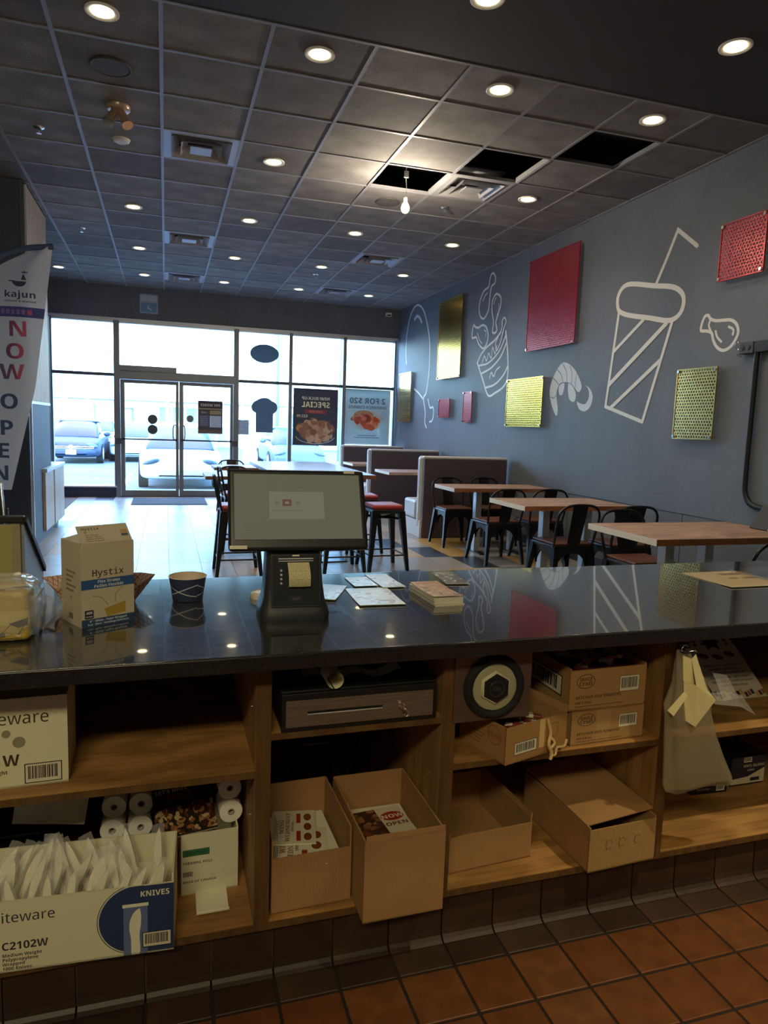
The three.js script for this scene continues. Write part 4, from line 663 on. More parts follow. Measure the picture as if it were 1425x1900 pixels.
{
  const roll0 = thing('till_roll', 'white paper till roll standing among the stacked rolls', 'paper roll', [0, 0, 0], 0, 'till rolls in the cabinet');
  mesh('paper', lathe([[0.009, -0.0405], [0.029, -0.0405], [0.03, -0.039], [0.03, 0.039], [0.029, 0.0405], [0.009, 0.0405]], 28).rotateX(Math.PI / 2), M.rollWhite, roll0); mesh('core', lathe([[0.0065, -0.04], [0.009, -0.041], [0.009, 0.041], [0.0065, 0.04]], 20).rotateX(Math.PI / 2), M.rollCore, roll0);
  const spots = []; for (let c = 0; c < 2; c++) for (let r = 0; r < 4; r++) spots.push([-0.135 + c * 0.065 + (r % 2) * 0.006, 0.183 + r * 0.0605, -1.84 - r * 0.006]);
  spots.push([0.158, 0.35, -1.79], [0.156, 0.412 - 0.0, -1.795]);
  spots.forEach((s, i) => { const o = i ? dup(roll0, s, 0) : roll0; o.position.set(...s); o.rotation.y = rr(-0.1, 0.1); if (i > 7) o.userData = { ...o.userData, label: 'white paper till roll on the roll carton', group: 'till rolls on the carton' }; });
  const f = thing('food_flyer', "dark food flyer lettered LET'S HAVE propped behind the roll carton", 'flyer', [0.042, 0.356, -1.788], 0.1);
  mesh('flyer_sheet', at(new THREE.BoxGeometry(0.15, 0.145, 0.008), 0, 0.0, 0, 0, -1.08, 0.06), front6(std(0xffffff, 0.4, { map: P.party }), M.black), f); mesh('flyer_pages', at(cb(0, 0, 0, 0.148, 0.142, 0.006), 0, -0.008, -0.004, 0, -1.08, 0.06), M.offWhite, f);
  const tail = thing('paper_tail', 'loose white receipt strip lying on the cabinet floor', 'paper', [0.108, 0.153, -1.7]);
  mesh('strip', (() => { const g = new THREE.PlaneGeometry(0.078, 0.16, 1, 24); const p = g.attributes.position; for (let i = 0; i < p.count; i++) { const s = p.getY(i) + 0.08; const a = Math.max(0, s - 0.12) * 50; p.setXYZ(i, p.getX(i), 0.002 + (s < 0.12 ? 0.002 * Math.sin(s * 50) : 0.02 * (1 - Math.cos(a)) * 0.5), (s < 0.12 ? 0.06 - s * -0.0 - (0.12 - s) * 1.0 : 0.06 + 0.012 * Math.sin(a))); } g.computeVertexNormals(); return g.toNonIndexed(); })(), M.paper, tail);
  const bk = thing('black_tray_stack', 'stack of black plastic trays behind the knife carton', 'tray', [-0.44, 0.152, -1.95]);
  for (let k = 0; k < 6; k++) mesh('tray', at(prism([[-0.13, 0], [0.13, 0], [0.15, 0.03], [0.146, 0.03], [0.127, 0.004], [-0.127, 0.004], [-0.146, 0.03], [-0.15, 0.03]], 0.2, 0.002), 0, 0.003 + k * 0.036, -0.1), M.black, bk);
  const sh = thing('paper_sheet', 'crumpled pale paper sheet on the black trays', 'paper', [-0.28, 0.425, -1.85]);
  mesh('sheet', (() => { const g = new THREE.PlaneGeometry(0.17, 0.11, 10, 8); const p = g.attributes.position; for (let i = 0; i < p.count; i++) p.setZ(i, 0.012 * Math.sin(p.getX(i) * 60) * Math.cos(p.getY(i) * 45)); g.rotateX(-0.5); g.rotateZ(-0.15); g.translate(0, -0.04, 0); g.computeVertexNormals(); return g.toNonIndexed(); })(), M.paper, sh);
}
{ // cash drawer
  const t = thing('cash_drawer', 'black cash drawer with a brushed steel front and key', 'cash drawer', [0.456, 0.636, -1.575]);
  mesh('drawer_body', bb(-0.197, 0.004, -0.42, 0.197, 0.098, -0.004, 0.003), M.black, t);
  mesh('drawer_front', bb(-0.197, 0.0, -0.004, 0.197, 0.094, 0.006, 0.002), M.black, t);
  const f = mesh('front_plate', bb(-0.187, 0.012, 0.006, 0.186, 0.078, 0.009, 0.001), std(0xb9a894, 0.38, { metalness: 0.6, map: T.brush }), t, 'brushed steel front plate');
  mesh('slot', bb(-0.135, 0.044, 0.0088, 0.052, 0.05, 0.0095), M.plenum, f); mesh('slot_lip', bb(-0.135, 0.0415, 0.009, 0.052, 0.044, 0.0105), M.aluLight, f);
  mesh('lock', [rod([0.1, 0.046, 0.009], [0.1, 0.046, 0.016], 0.0085, 0.0085, 16)], M.chrome, t); mesh('key', [bar([0.1, 0.046, 0.016], [0.1, 0.046, 0.034], 0.003, 0.009), tube([[0.1, 0.046, 0.032], [0.108, 0.04, 0.036], [0.112, 0.03, 0.036], [0.106, 0.026, 0.034], [0.1, 0.034, 0.033]], 0.0025, 20, 6)], M.chrome, t);
  for (const x of [-0.18, 0.18]) mesh('foot', rod([x, 0, -0.05], [x, 0.004, -0.05], 0.012, 0.012, 12), M.rubber, t);
  const r = thing('receipt_strip', 'curled paper receipt strip on top of the cash drawer', 'receipt', [0.44, 0.734, -1.632]);
  const sheet = (pts, w) => { const pos = [], n = pts.length, g = new THREE.BufferGeometry(), idx = []; pts.forEach(([x, y, z]) => pos.push(x, y, z + w / 2, x, y, z - w / 2)); for (let i = 0; i < n - 1; i++) idx.push(2 * i, 2 * i + 2, 2 * i + 1, 2 * i + 1, 2 * i + 2, 2 * i + 3); g.setAttribute('position', new THREE.Float32BufferAttribute(pos, 3)); g.setAttribute('uv', new THREE.Float32BufferAttribute(pos.map((_, i) => 0).slice(0, n * 4), 2)); g.setIndex(idx); g.computeVertexNormals(); return g.toNonIndexed(); };
  const wave = []; for (let i = 0; i <= 40; i++) { const u = i / 40; wave.push([-0.115 + 0.25 * u, 0.004 + 0.006 * (1 + Math.sin(u * 15)) + (u > 0.85 ? (u - 0.85) * 0.05 : 0), -0.03 + 0.02 * u]); } mesh('flat_strip', sheet(wave, 0.05), M.paper, r);
  const loop = []; for (let i = 0; i <= 30; i++) { const a = i / 30 * 6.1 - 1.6; loop.push([-0.052 + 0.021 * Math.cos(a), 0.022 + 0.021 * Math.sin(a), 0.025]); } mesh('curled_loop', sheet(loop, 0.075), M.paper, r);
}
carton('flyer_carton', 'low open cardboard box holding wing special flyers', [0.3435, 0.152, -1.733], 0.205, 0.2, 0.27, 0.03, { fh: 0.147 });
carton('tall_carton', 'tall open cardboard box jutting out of the narrow cabinet', [0.5615, 0.152, -1.6725], 0.212, 0.215, 0.33, 0.01, { flaps: [['front', 0, 0.08, 0.014]] });
{
  const st = (name, label, [x, y, z], w, d, n, map, turn) => { for (let k = 0; k < n; k++) { const t = thing(name, label, 'flyer', [x + rr(-0.006, 0.006), y + k * 0.004, z + rr(-0.004, 0.004)], turn + rr(-0.06, 0.06), label); mesh('sheet', new THREE.BoxGeometry(w, 0.003, d), [M.paper, M.paper, front6(0)[0] && std(0xffffff, 0.5, { map }), M.paper, M.paper, M.paper], t); } };
  mesh('flyer_block', cb(0, 0, 0, 0.17, 0.1, 0.23), M.offWhite, thing('flyer_stack', 'thick stack of pale flyers filling the low cardboard box', 'flyer stack', [0.345, 0.21, -1.735], 0.03));
  st('wing_flyer', 'printed wing special flyer on top of the low box stack', [0.335, 0.264, -1.69], 0.16, 0.15, 1, P.flyer, Math.PI / 2 - 0.2); st('wing_flyer', 'printed wing special flyer partly covered in the low box', [0.33, 0.269, -1.77], 0.16, 0.12, 1, P.flyer, Math.PI / 2 - 0.12);
  mesh('flyer_block', cb(0, 0, 0, 0.19, 0.11, 0.2), M.offWhite, thing('flyer_stack', 'stack of flyers inside the tall cardboard box', 'flyer stack', [0.558, 0.2125, -1.72], 0)); st('menu_flyer', 'brown NOW OPEN flyer inside the tall cardboard box', [0.558, 0.2705, -1.715], 0.185, 0.16, 1, P.flyer2, 0.06);
  // wiring at the back
  const s = thing('power_strip', 'black power strip with a plugged adapter on the cabinet back', 'power strip', [0.47, 0.3, -2.165]);
  mesh('strip_body', cb(0, 0, 0, 0.16, 0.05, 0.045, 0.008), M.black, s); mesh('strip_rail', cb(0, 0.022, 0.022, 0.1, 0.006, 0.004), M.aluLight, s); mesh('adapter', cb(0.02, -0.04, 0.045, 0.05, 0.06, 0.05, 0.008), M.black, s); mesh('adapter_ring', tube([[0.0, -0.02, 0.075], [0.02, -0.01, 0.08], [0.04, -0.02, 0.075], [0.035, -0.05, 0.07]], 0.006, 20, 6), M.aluDark, s);
  const cab = (label, pts, r) => { const t = thing('cable', label, 'cable'); mesh('cable_run', tube(pts, r, 60, 7), M.black, t); mesh('cable_plug', rod(pts[0], [pts[0][0] + 0.02, pts[0][1] - 0.012, pts[0][2] + 0.01], r * 2.2, r * 1.8, 8), M.black, t); };
  cab('thick black cable looping from the power strip', [[0.52, 0.27, -2.12], [0.58, 0.29, -2.1], [0.6, 0.38, -2.12], [0.63, 0.5, -2.15], [0.6, 0.58, -2.16]], 0.006);
  cab('ribbed black cable curving towards the cabinet side', [[0.575, 0.27, -2.06], [0.61, 0.25, -2.05], [0.64, 0.225, -2.06], [0.66, 0.21, -2.05]], 0.008);
  cab('thin black cable trailing down the cabinet back', [[0.3, 0.61, -2.17], [0.31, 0.45, -2.15], [0.3, 0.3, -2.15], [0.34, 0.22, -2.12], [0.4, 0.26, -2.1], [0.44, 0.2, -2.1]], 0.004);
}
{ // cup dispenser built into the cabinet
  const t = thing('cup_dispenser', 'round black-ringed cup dispenser in a scratched metal plate', 'dispenser', [0.8065, 0.711, -1.562]);
  mesh('mount_plate', bb(-0.109, -0.091, -0.006, 0.109, 0.093, 0, 0.001), std(0x9a7f74, 0.42, { metalness: 0.55, map: T.brush }), t, 'scratched reddish metal plate');
  const L = (pts, m, n, lab) => mesh(n, lathe(pts, 48).rotateX(Math.PI / 2).toNonIndexed(), m, t, lab);
  L([[0.06, 0.0], [0.064, 0.012], [0.074, 0.017], [0.083, 0.011], [0.085, 0.0]], M.rubber, 'rubber_ring'); L([[0.03, 0.007], [0.044, 0.008], [0.06, 0.011], [0.062, 0.004]], std(0xa8a483, 0.4), 'inner_ring');
  const hx = new THREE.CylinderGeometry(0.042, 0.045, 0.012, 6).toNonIndexed(); hx.rotateX(Math.PI / 2); hx.rotateZ(Math.PI / 6 + Math.PI / 6); hx.translate(0, 0, 0.01); mesh('hex_bezel', hx, std(0xd9d2ab, 0.35), t);
  const cap = new THREE.CylinderGeometry(0.037, 0.04, 0.008, 6).toNonIndexed(); cap.rotateX(Math.PI / 2); cap.rotateZ(Math.PI / 3); cap.translate(0, 0, 0.017); mesh('hex_cap', cap, std(0x17171a, 0.4), t); mesh('cap_emboss', [lathe([[0.018, 0.0215], [0.02, 0.023], [0.022, 0.0215]], 30).rotateX(Math.PI / 2), bar([-0.012, 0.004, 0.0215], [0.012, -0.004, 0.0215], 0.012, 0.0016)], std(0x2a2f3a, 0.4), t);
  mesh('dispenser_tube', cyl(0, 0, 0, 0.055, 0.055, 0.4, 24).rotateX(-Math.PI / 2), M.aluDark, t);
}
carton('ketchup_carton', 'sealed brown ketchup carton, lower one of the pair', [1.182, 0.505, -1.735], 0.243, 0.1, 0.28, 0.04, { front: std(0xffffff, 0.8, { map: P.ketch2 }), side: std(0xffffff, 0.8, { map: P.ketchSide }), lid: true });
carton('ketchup_carton', 'open brown ketchup carton, upper one of the pair', [1.176, 0.606, -1.735], 0.252, 0.12, 0.28, 0.03, { front: std(0xffffff, 0.8, { map: P.ketch }), side: std(0xffffff, 0.8, { map: P.ketchSide }), fh: 0.115 });
{
  const red = std(0x7c1d1d, 0.35), wht = std(0xb5a68c, 0.4), pk = muv((() => { const g = new RoundedBoxGeometry(0.075, 0.009, 0.036, 2, 0.004); const p = g.attributes.position; for (let i = 0; i < p.count; i++) if (Math.abs(p.getX(i)) > 0.031) p.setY(i, p.getY(i) * 0.25); g.computeVertexNormals(); return g; })());
  const k0 = thing('ketchup_packet', 'small foil ketchup packet heaped in the open carton', 'packet', [0, 0, 0], 0, 'ketchup packets in the open carton'); mesh('pouch', pk, red, k0); mesh('pouch_band', muv(new THREE.BoxGeometry(0.018, 0.0098, 0.037)), wht, k0);
  for (let i = 0; i < 34; i++) { const o = i ? dup(k0, [0, 0, 0], 0) : k0; o.position.set(1.176 + rr(-0.085, 0.085), 0.712 + (i % 5) * 0.006, -1.735 + rr(-0.1, 0.1)); o.rotation.set(rr(-0.5, 0.5), rr(0, 6.28), rr(-0.4, 0.4)); }
  mesh('packet_fill', cb(0, 0, 0, 0.235, 0.095, 0.262, 0.01), red, thing('packet_bed', 'tightly packed layer of ketchup packets deep in the open carton', 'packets', [1.176, 0.66, -1.735], 0.03)).userData.kind = 'stuff';
}
{
  const t = carton('sauce_carton', 'torn brown sauce carton jutting over the shelf edge', [0.918, 0.505, -1.652], 0.223, 0.1, 0.19, 0.264, { front: std(0xffffff, 0.8, { map: P.sauceBox }), side: std(0xffffff, 0.8, { map: P.sauceSide }), flaps: [['right', 0, 0.15, 0.02], ['back', 0, 0.2, 0.03]] });
  mesh('packing_tape', [tube([[0.035, 0.1, 0.094], [0.045, 0.06, 0.1], [0.034, 0.03, 0.106], [0.042, 0.006, 0.112], [0.036, -0.01, 0.112]], 0.006, 14, 4), tube([[0.036, 0.006, 0.11], [0.05, 0.0, 0.116], [0.06, 0.018, 0.112], [0.08, 0.02, 0.118], [0.095, 0.034, 0.112]], 0.0045, 12, 3), tube([[0.04, 0.05, 0.1], [0.05, 0.035, 0.112], [0.038, 0.02, 0.11]], 0.007, 8, 3)], M.cardTape, t, 'crumpled strip of clear tape');
  const p0 = thing('sauce_sachet', 'red and white sauce sachet in the torn carton', 'sachet', [0, 0, 0], 0, 'sauce sachets in the torn carton'); mesh('pouch', cb(0, 0, 0, 0.07, 0.008, 0.034, 0.004), std(0x8a3a32, 0.4), p0); mesh('pouch_band', cb(0, 0, 0, 0.02, 0.009, 0.035), M.offWhite, p0);
  for (let i = 0; i < 12; i++) { const o = i ? dup(p0, [0, 0, 0], 0) : p0; o.position.set(0.918 + rr(-0.06, 0.06), 0.56 + (i % 4) * 0.008, -1.655 + rr(-0.04, 0.04)); o.rotation.set(rr(-0.3, 0.3), rr(0, 6), rr(-0.3, 0.3)); }
}
carton('shallow_carton', 'shallow open cardboard box with an uneven torn rim', [0.858, 0.152, -1.79], 0.262, 0.12, 0.3, 0.06, { fh: 0.105, flaps: [['right', 0, 0.05, 0.012]] });
{
  const t = carton('marked_carton', 'long cardboard box with a loose lid and pencil marks', [1.222, 0.152, -1.715], 0.228, 0.132, 0.34, 0.05, { fh: 0.125, front: std(0xffffff, 0.85, { map: print(512, 288, (g) => { g.fillStyle = '#a5814f'; g.fillRect(0, 0, 512, 288); for (let i = 0; i < 900; i++) { g.fillStyle = i % 2 ? 'rgba(120,85,48,0.25)' : 'rgba(190,155,105,0.25)'; g.fillRect(hash(i, 11) * 512, hash(i, 17) * 288, 3, 8 + hash(i, 5) * 26); } g.strokeStyle = '#6d4f30'; g.lineWidth = 4; for (const [x, a] of [[150, 0], [250, 1], [370, 2]]) { g.beginPath(); g.ellipse(x, 120, 24, 30, 0.3, 0.5, 6); g.stroke(); g.beginPath(); g.moveTo(x - 24, 85); g.lineTo(x - 20, 160); g.stroke(); } }) }) });
  const g = muv(new THREE.BoxGeometry(0.226, 0.004, 0.32)); g.rotateZ(0.07); g.rotateX(0.04); g.translate(-0.002, 0.147, -0.004); mesh('loose_lid', g, M.card, t);
}
{ // things in the last cabinet
  const P6 = print(512, 704, (g) => { g.fillStyle = '#b9ac9a'; g.fillRect(0, 0, 512, 704); for (let i = 0; i < 24; i++) { g.fillStyle = ['#20202c', '#5a2a2a', '#39424c'][i % 3]; g.fillRect((i * 83) % 500, 10 + (i * 37) % 90, 34, 26); } g.fillStyle = '#1d2026'; g.beginPath(); g.moveTo(200, 0); g.lineTo(330, 0); g.lineTo(330, 170); g.lineTo(265, 130); g.lineTo(200, 170); g.fill(); g.fillStyle = '#5d2a26'; for (const [x, y] of [[110, 230], [250, 250], [390, 225]]) { g.beginPath(); g.ellipse(x, y, 55, 30, 0.3, 0, 7); g.fill(); } ['plum sauce · ranch sauce', 'honey mustard sauce', 'sweet and sour sauce', 'buffalo sauce · BBQ sauce', 'spicy sauce · seafood sauce', 'sweet chili sauce'].forEach((s, i) => txt(g, s, 256, 340 + i * 44, 32, '#2a2422', 'serif', 'center')); for (let i = 0; i < 14; i++) { g.fillStyle = ['#4a1d1f', '#8a4a2a', '#2a2a30', '#b98a4a'][i % 4]; g.fillRect(i * 37, 612 + (i * 29) % 40, 30, 50); } });
  const t = thing('sauce_sign', 'sauce list sign card leaning on the shelf behind the plastic bag', 'sign', [1.84, 0.507, -1.768]);
  const g = new THREE.BoxGeometry(0.206, 0.25, 0.004); g.translate(0, 0.125, 0); g.rotateX(-0.9); mesh('sign_card', g, front6(std(0xffffff, 0.5, { map: P6 }), M.white), t); mesh('sign_prop', bar([0, 0, -0.16], [0, 0.145, -0.185], 0.05, 0.004), M.white, t);
  carton('glove_carton', 'black and white carton of gloves beneath the sauce sign', [1.965, 0.152, -1.9], 0.147, 0.108, 0.13, 0, { mat: std(0x1a1d28, 0.5), lid: true, front: std(0xffffff, 0.5, { map: print(256, 192, (c) => { c.fillStyle = '#1b2030'; c.fillRect(0, 0, 256, 192); c.fillStyle = '#cfc3a4'; c.beginPath(); c.moveTo(0, 192); c.lineTo(0, 150); c.lineTo(130, 140); c.lineTo(256, 90); c.lineTo(256, 192); c.fill(); barcode(c, 88, 12, 64, 34); txt(c, 'VINYL GLOVES', 170, 70, 24, '#cfc3a4', 'sans-serif', 'center'); txt(c, 'LARGE', 150, 98, 18, '#cfc3a4', 'sans-serif', 'center'); c.fillStyle = '#1b2030'; c.fillRect(150, 150, 70, 22); }) }) });
  carton('flat_carton', 'flat black carton with a barcode beneath the plastic bag', [1.784, 0.152, -1.89], 0.145, 0.034, 0.15, -0.05, { mat: std(0x161a26, 0.5), lid: true, front: std(0xffffff, 0.5, { map: print(384, 96, (c) => { c.fillStyle = '#151a28'; c.fillRect(0, 0, 384, 96); txt(c, 'food wrap', 130, 48, 30, '#b9ae94', 'sans-serif', 'center', 'normal'); barcode(c, 270, 18, 90, 60); }) }) });
  carton('small_carton', 'small pale carton between the flat box and the gloves', [1.84, 0.152, -2.06], 0.1, 0.09, 0.1, 0.1, { mat: M.whiteCard, lid: true });
  // bag hanging from a clip under the counter edge
  const b = thing('plastic_bag', 'clear plastic bag of bags hanging from a clip under the counter', 'bag', [1.37, 0.8, -1.505]);
  const loft = (rings, mat, name, lab) => { const N = 28, pos = [], idx = []; rings.forEach(([cx, cy, cz, rx, rz, ph = 0]) => { for (let k = 0; k <= N; k++) { const a = k / N * 6.2832, w = 1 + 0.1 * Math.sin(a * 5 + ph); pos.push(cx + rx * w * Math.cos(a), cy + 0.006 * Math.sin(a * 3 + ph), cz + rz * w * Math.sin(a)); } }); for (let j = 0; j < rings.length - 1; j++) for (let k = 0; k < N; k++) { const q = j * (N + 1) + k; idx.push(q, q + N + 1, q + 1, q + 1, q + N + 1, q + N + 2); } const gg = new THREE.BufferGeometry(); gg.setAttribute('position', new THREE.Float32BufferAttribute(pos, 3)); gg.setAttribute('uv', new THREE.Float32BufferAttribute(new Float32Array(pos.length / 3 * 2), 2)); gg.setIndex(idx); gg.computeVertexNormals(); return mesh(name, gg.toNonIndexed(), mat, b, lab); };
  loft([[-0.03, -0.01, 0, 0.018, 0.008], [-0.02, -0.05, 0, 0.03, 0.012, 1], [0.0, -0.1, 0, 0.05, 0.016, 2], [0.01, -0.16, 0, 0.078, 0.02, 3], [0.015, -0.2, 0, 0.075, 0.022, 3.4], [0.03, -0.27, 0, 0.085, 0.022, 3.5], [0.05, -0.34, 0, 0.1, 0.02, 3.6], [0.07, -0.4, 0, 0.115, 0.018, 3.7], [0.075, -0.42, 0, 0.112, 0.008, 3.7]], M.filmMilky, 'bag_body');
  const crumple = (pts, mat, n) => { const gg = new THREE.BufferGeometry(); gg.setAttribute('position', new THREE.Float32BufferAttribute(pts.flat(), 3)); gg.setAttribute('uv', new THREE.Float32BufferAttribute(new Float32Array(pts.length * 2), 2)); gg.computeVertexNormals(); mesh(n, gg, mat, b); };
  const q = (a, b2, c, d) => [a, b2, c, a, c, d];
  crumple([...q([-0.035, -0.02, 0.01], [-0.01, -0.03, 0.016], [0.0, -0.1, 0.022], [-0.03, -0.09, 0.014]), ...q([-0.01, -0.03, 0.016], [0.01, -0.02, 0.008], [0.05, -0.12, 0.018], [0.0, -0.1, 0.03]), ...q([0.0, -0.1, 0.03], [0.05, -0.12, 0.018], [0.085, -0.155, 0.016], [0.01, -0.22, 0.03]), ...q([-0.03, -0.09, 0.016], [0.0, -0.1, 0.03], [0.01, -0.22, 0.03], [-0.02, -0.2, 0.02]), ...q([-0.03, -0.12, 0.02], [-0.02, -0.13, 0.026], [-0.06, -0.185, 0.024], [-0.075, -0.17, 0.016])], phys(0xeee0a8, 0.25, { transmission: 0.25, thickness: 0, side: THREE.DoubleSide }), 'crumpled_neck');
  crumple([...q([0.1, -0.09, -0.02], [0.15, -0.1, -0.02], [0.2, -0.17, -0.02], [0.13, -0.17, 0.0]), ...q([0.13, -0.14, 0.0], [0.2, -0.16, -0.01], [0.27, -0.23, -0.02], [0.18, -0.185, 0.01]), ...q([0.06, -0.14, 0.0], [0.13, -0.14, 0.0], [0.18, -0.185, 0.01], [0.09, -0.17, 0.01])], M.film, 'film_tail');
  mesh('clip_body', prism([[-0.016, 0], [0.016, 0], [0.006, 0.022], [-0.006, 0.022]], 0.03).rotateY(Math.PI / 2).translate(-0.04, -0.012, 0), M.black, b); mesh('clip_handle', [tube([[-0.036, -0.01, 0.012], [-0.05, 0.0, 0.02], [-0.04, 0.012, 0.02], [-0.026, 0.006, 0.016]], 0.0016, 20, 6), tube([[-0.02, -0.01, 0.012], [-0.005, -0.006, 0.02], [0.002, -0.01, 0.018]], 0.0016, 16, 6)], M.chrome, b);
}
// ---------- things on the counter ----------
{
  const t = thing('straw_carton', 'white and blue carton of flex straws with its flap up', 'box', [-0.1635, CY, -1.843], 0.5);
  const w = 0.132, d = 0.115, h = 0.205, k = 0.0015, kr = std(0xcfc3ae, 0.7);
  P.straw = print(512, 800, (g) => { g.fillStyle = '#cdbfa6'; g.fillRect(0, 0, 512, 800); txt(g, 'Hystix', 256, 285, 86, '#3a3634', 'monospace', 'center'); g.fillStyle = '#2f5a92'; g.fillRect(0, 345, 512, 92); txt(g, 'Flex Straws', 262, 370, 40, '#e4e4e4', 'sans-serif', 'center'); txt(g, 'Pailles Flexible', 262, 412, 40, '#e4e4e4', 'sans-serif', 'center'); g.strokeStyle = '#a89a80'; g.lineWidth = 11; g.beginPath(); g.moveTo(105, 500); g.lineTo(190, 525); g.lineTo(255, 610); g.stroke(); g.beginPath(); g.moveTo(400, 415 + 30); g.lineTo(325, 510); g.lineTo(325, 590); g.stroke(); g.fillStyle = '#b3963f'; g.beginPath(); g.moveTo(215, 640); g.lineTo(425, 590); g.lineTo(425, 700); g.lineTo(240, 720); g.fill(); g.fillStyle = '#23272e'; g.fillRect(30, 635, 82, 82); txt(g, '400', 71, 662, 36, '#e8e8e8', 'sans-serif', 'center'); txt(g, 'straws', 71, 695, 20, '#e8e8e8', 'sans-serif', 'center'); g.fillStyle = '#2c4a70'; g.fillRect(0, 722, 512, 78); txt(g, '8" - White - Paper Wrapped', 256, 745, 28, '#dfe3e8', 'sans-serif', 'center'); txt(g, '8 po - Blanc - Emballage Individuel', 256, 776, 24, '#dfe3e8', 'sans-serif', 'center'); });
  P.strawSide = print(384, 800, (g) => { g.fillStyle = '#c9bda8'; g.fillRect(0, 0, 384, 800); g.fillStyle = '#8a8172'; for (let i = 0; i < 5; i++) g.fillRect(90, 280 + i * 45, 190 - (i % 3) * 40, 22); txt(g, '8"', 190, 540, 40, '#6a6256', 'sans-serif', 'center'); barcode(g, 130, 680, 100, 90, false); });
  P.strawFlap = print(512, 256, (g) => { g.fillStyle = '#cdbfa6'; g.fillRect(0, 0, 512, 256); txt(g, 'Hystix', 40, 48, 50, '#3a3634', 'monospace'); txt(g, '8"', 60, 98, 34, '#5a5248'); ['Flex Straws', 'White / Blanc', 'Pailles Flexible', 'Paper Wrapped'].forEach((s, i) => txt(g, s, 60, 140 + i * 28, 24, '#5a5248')); g.fillStyle = '#c79a6a'; g.fillRect(420, 90, 70, 70); g.fillStyle = '#4a5a78'; g.fillRect(420, 150, 70, 34); });
  const put = (n, g, m, x, y, z, ry) => { const q = mesh(n, g, m, t); q.position.set(x, y, z); q.rotation.y = ry; return q; };
  put('front_panel', new THREE.BoxGeometry(w, h, k), front6(std(0xffffff, 0.6, { map: P.straw }), kr), 0, h / 2, d / 2, 0); put('back_panel', new THREE.BoxGeometry(w, h, k), kr, 0, h / 2, -d / 2, 0);
  put('side_panel', new THREE.BoxGeometry(d - k, h, k), front6(std(0xffffff, 0.6, { map: P.strawSide }), kr), -w / 2 + k / 2, h / 2, 0, -Math.PI / 2); put('side_panel', new THREE.BoxGeometry(d - k, h, k), kr, w / 2 - k / 2, h / 2, 0, Math.PI / 2);
  put('bottom_panel', new THREE.BoxGeometry(w - k, k, d - k), kr, 0, k, 0, 0);
  const fl = new THREE.BoxGeometry(w - 0.006, 0.052, k); fl.translate(0, 0.026, 0); fl.rotateX(-0.75); put('top_flap', fl, front6(std(0xffffff, 0.6, { map: P.strawFlap }), kr), 0, h, d / 2, 0);
  const sf = new THREE.BoxGeometry(d - 0.02, 0.04, k); sf.translate(0, 0.02, 0); sf.rotateX(-1.35); put('side_flap', sf, kr, -w / 2, h, 0, -Math.PI / 2); const sg = sf.clone(); put('side_flap', sg, kr, w / 2, h, 0, Math.PI / 2);
}
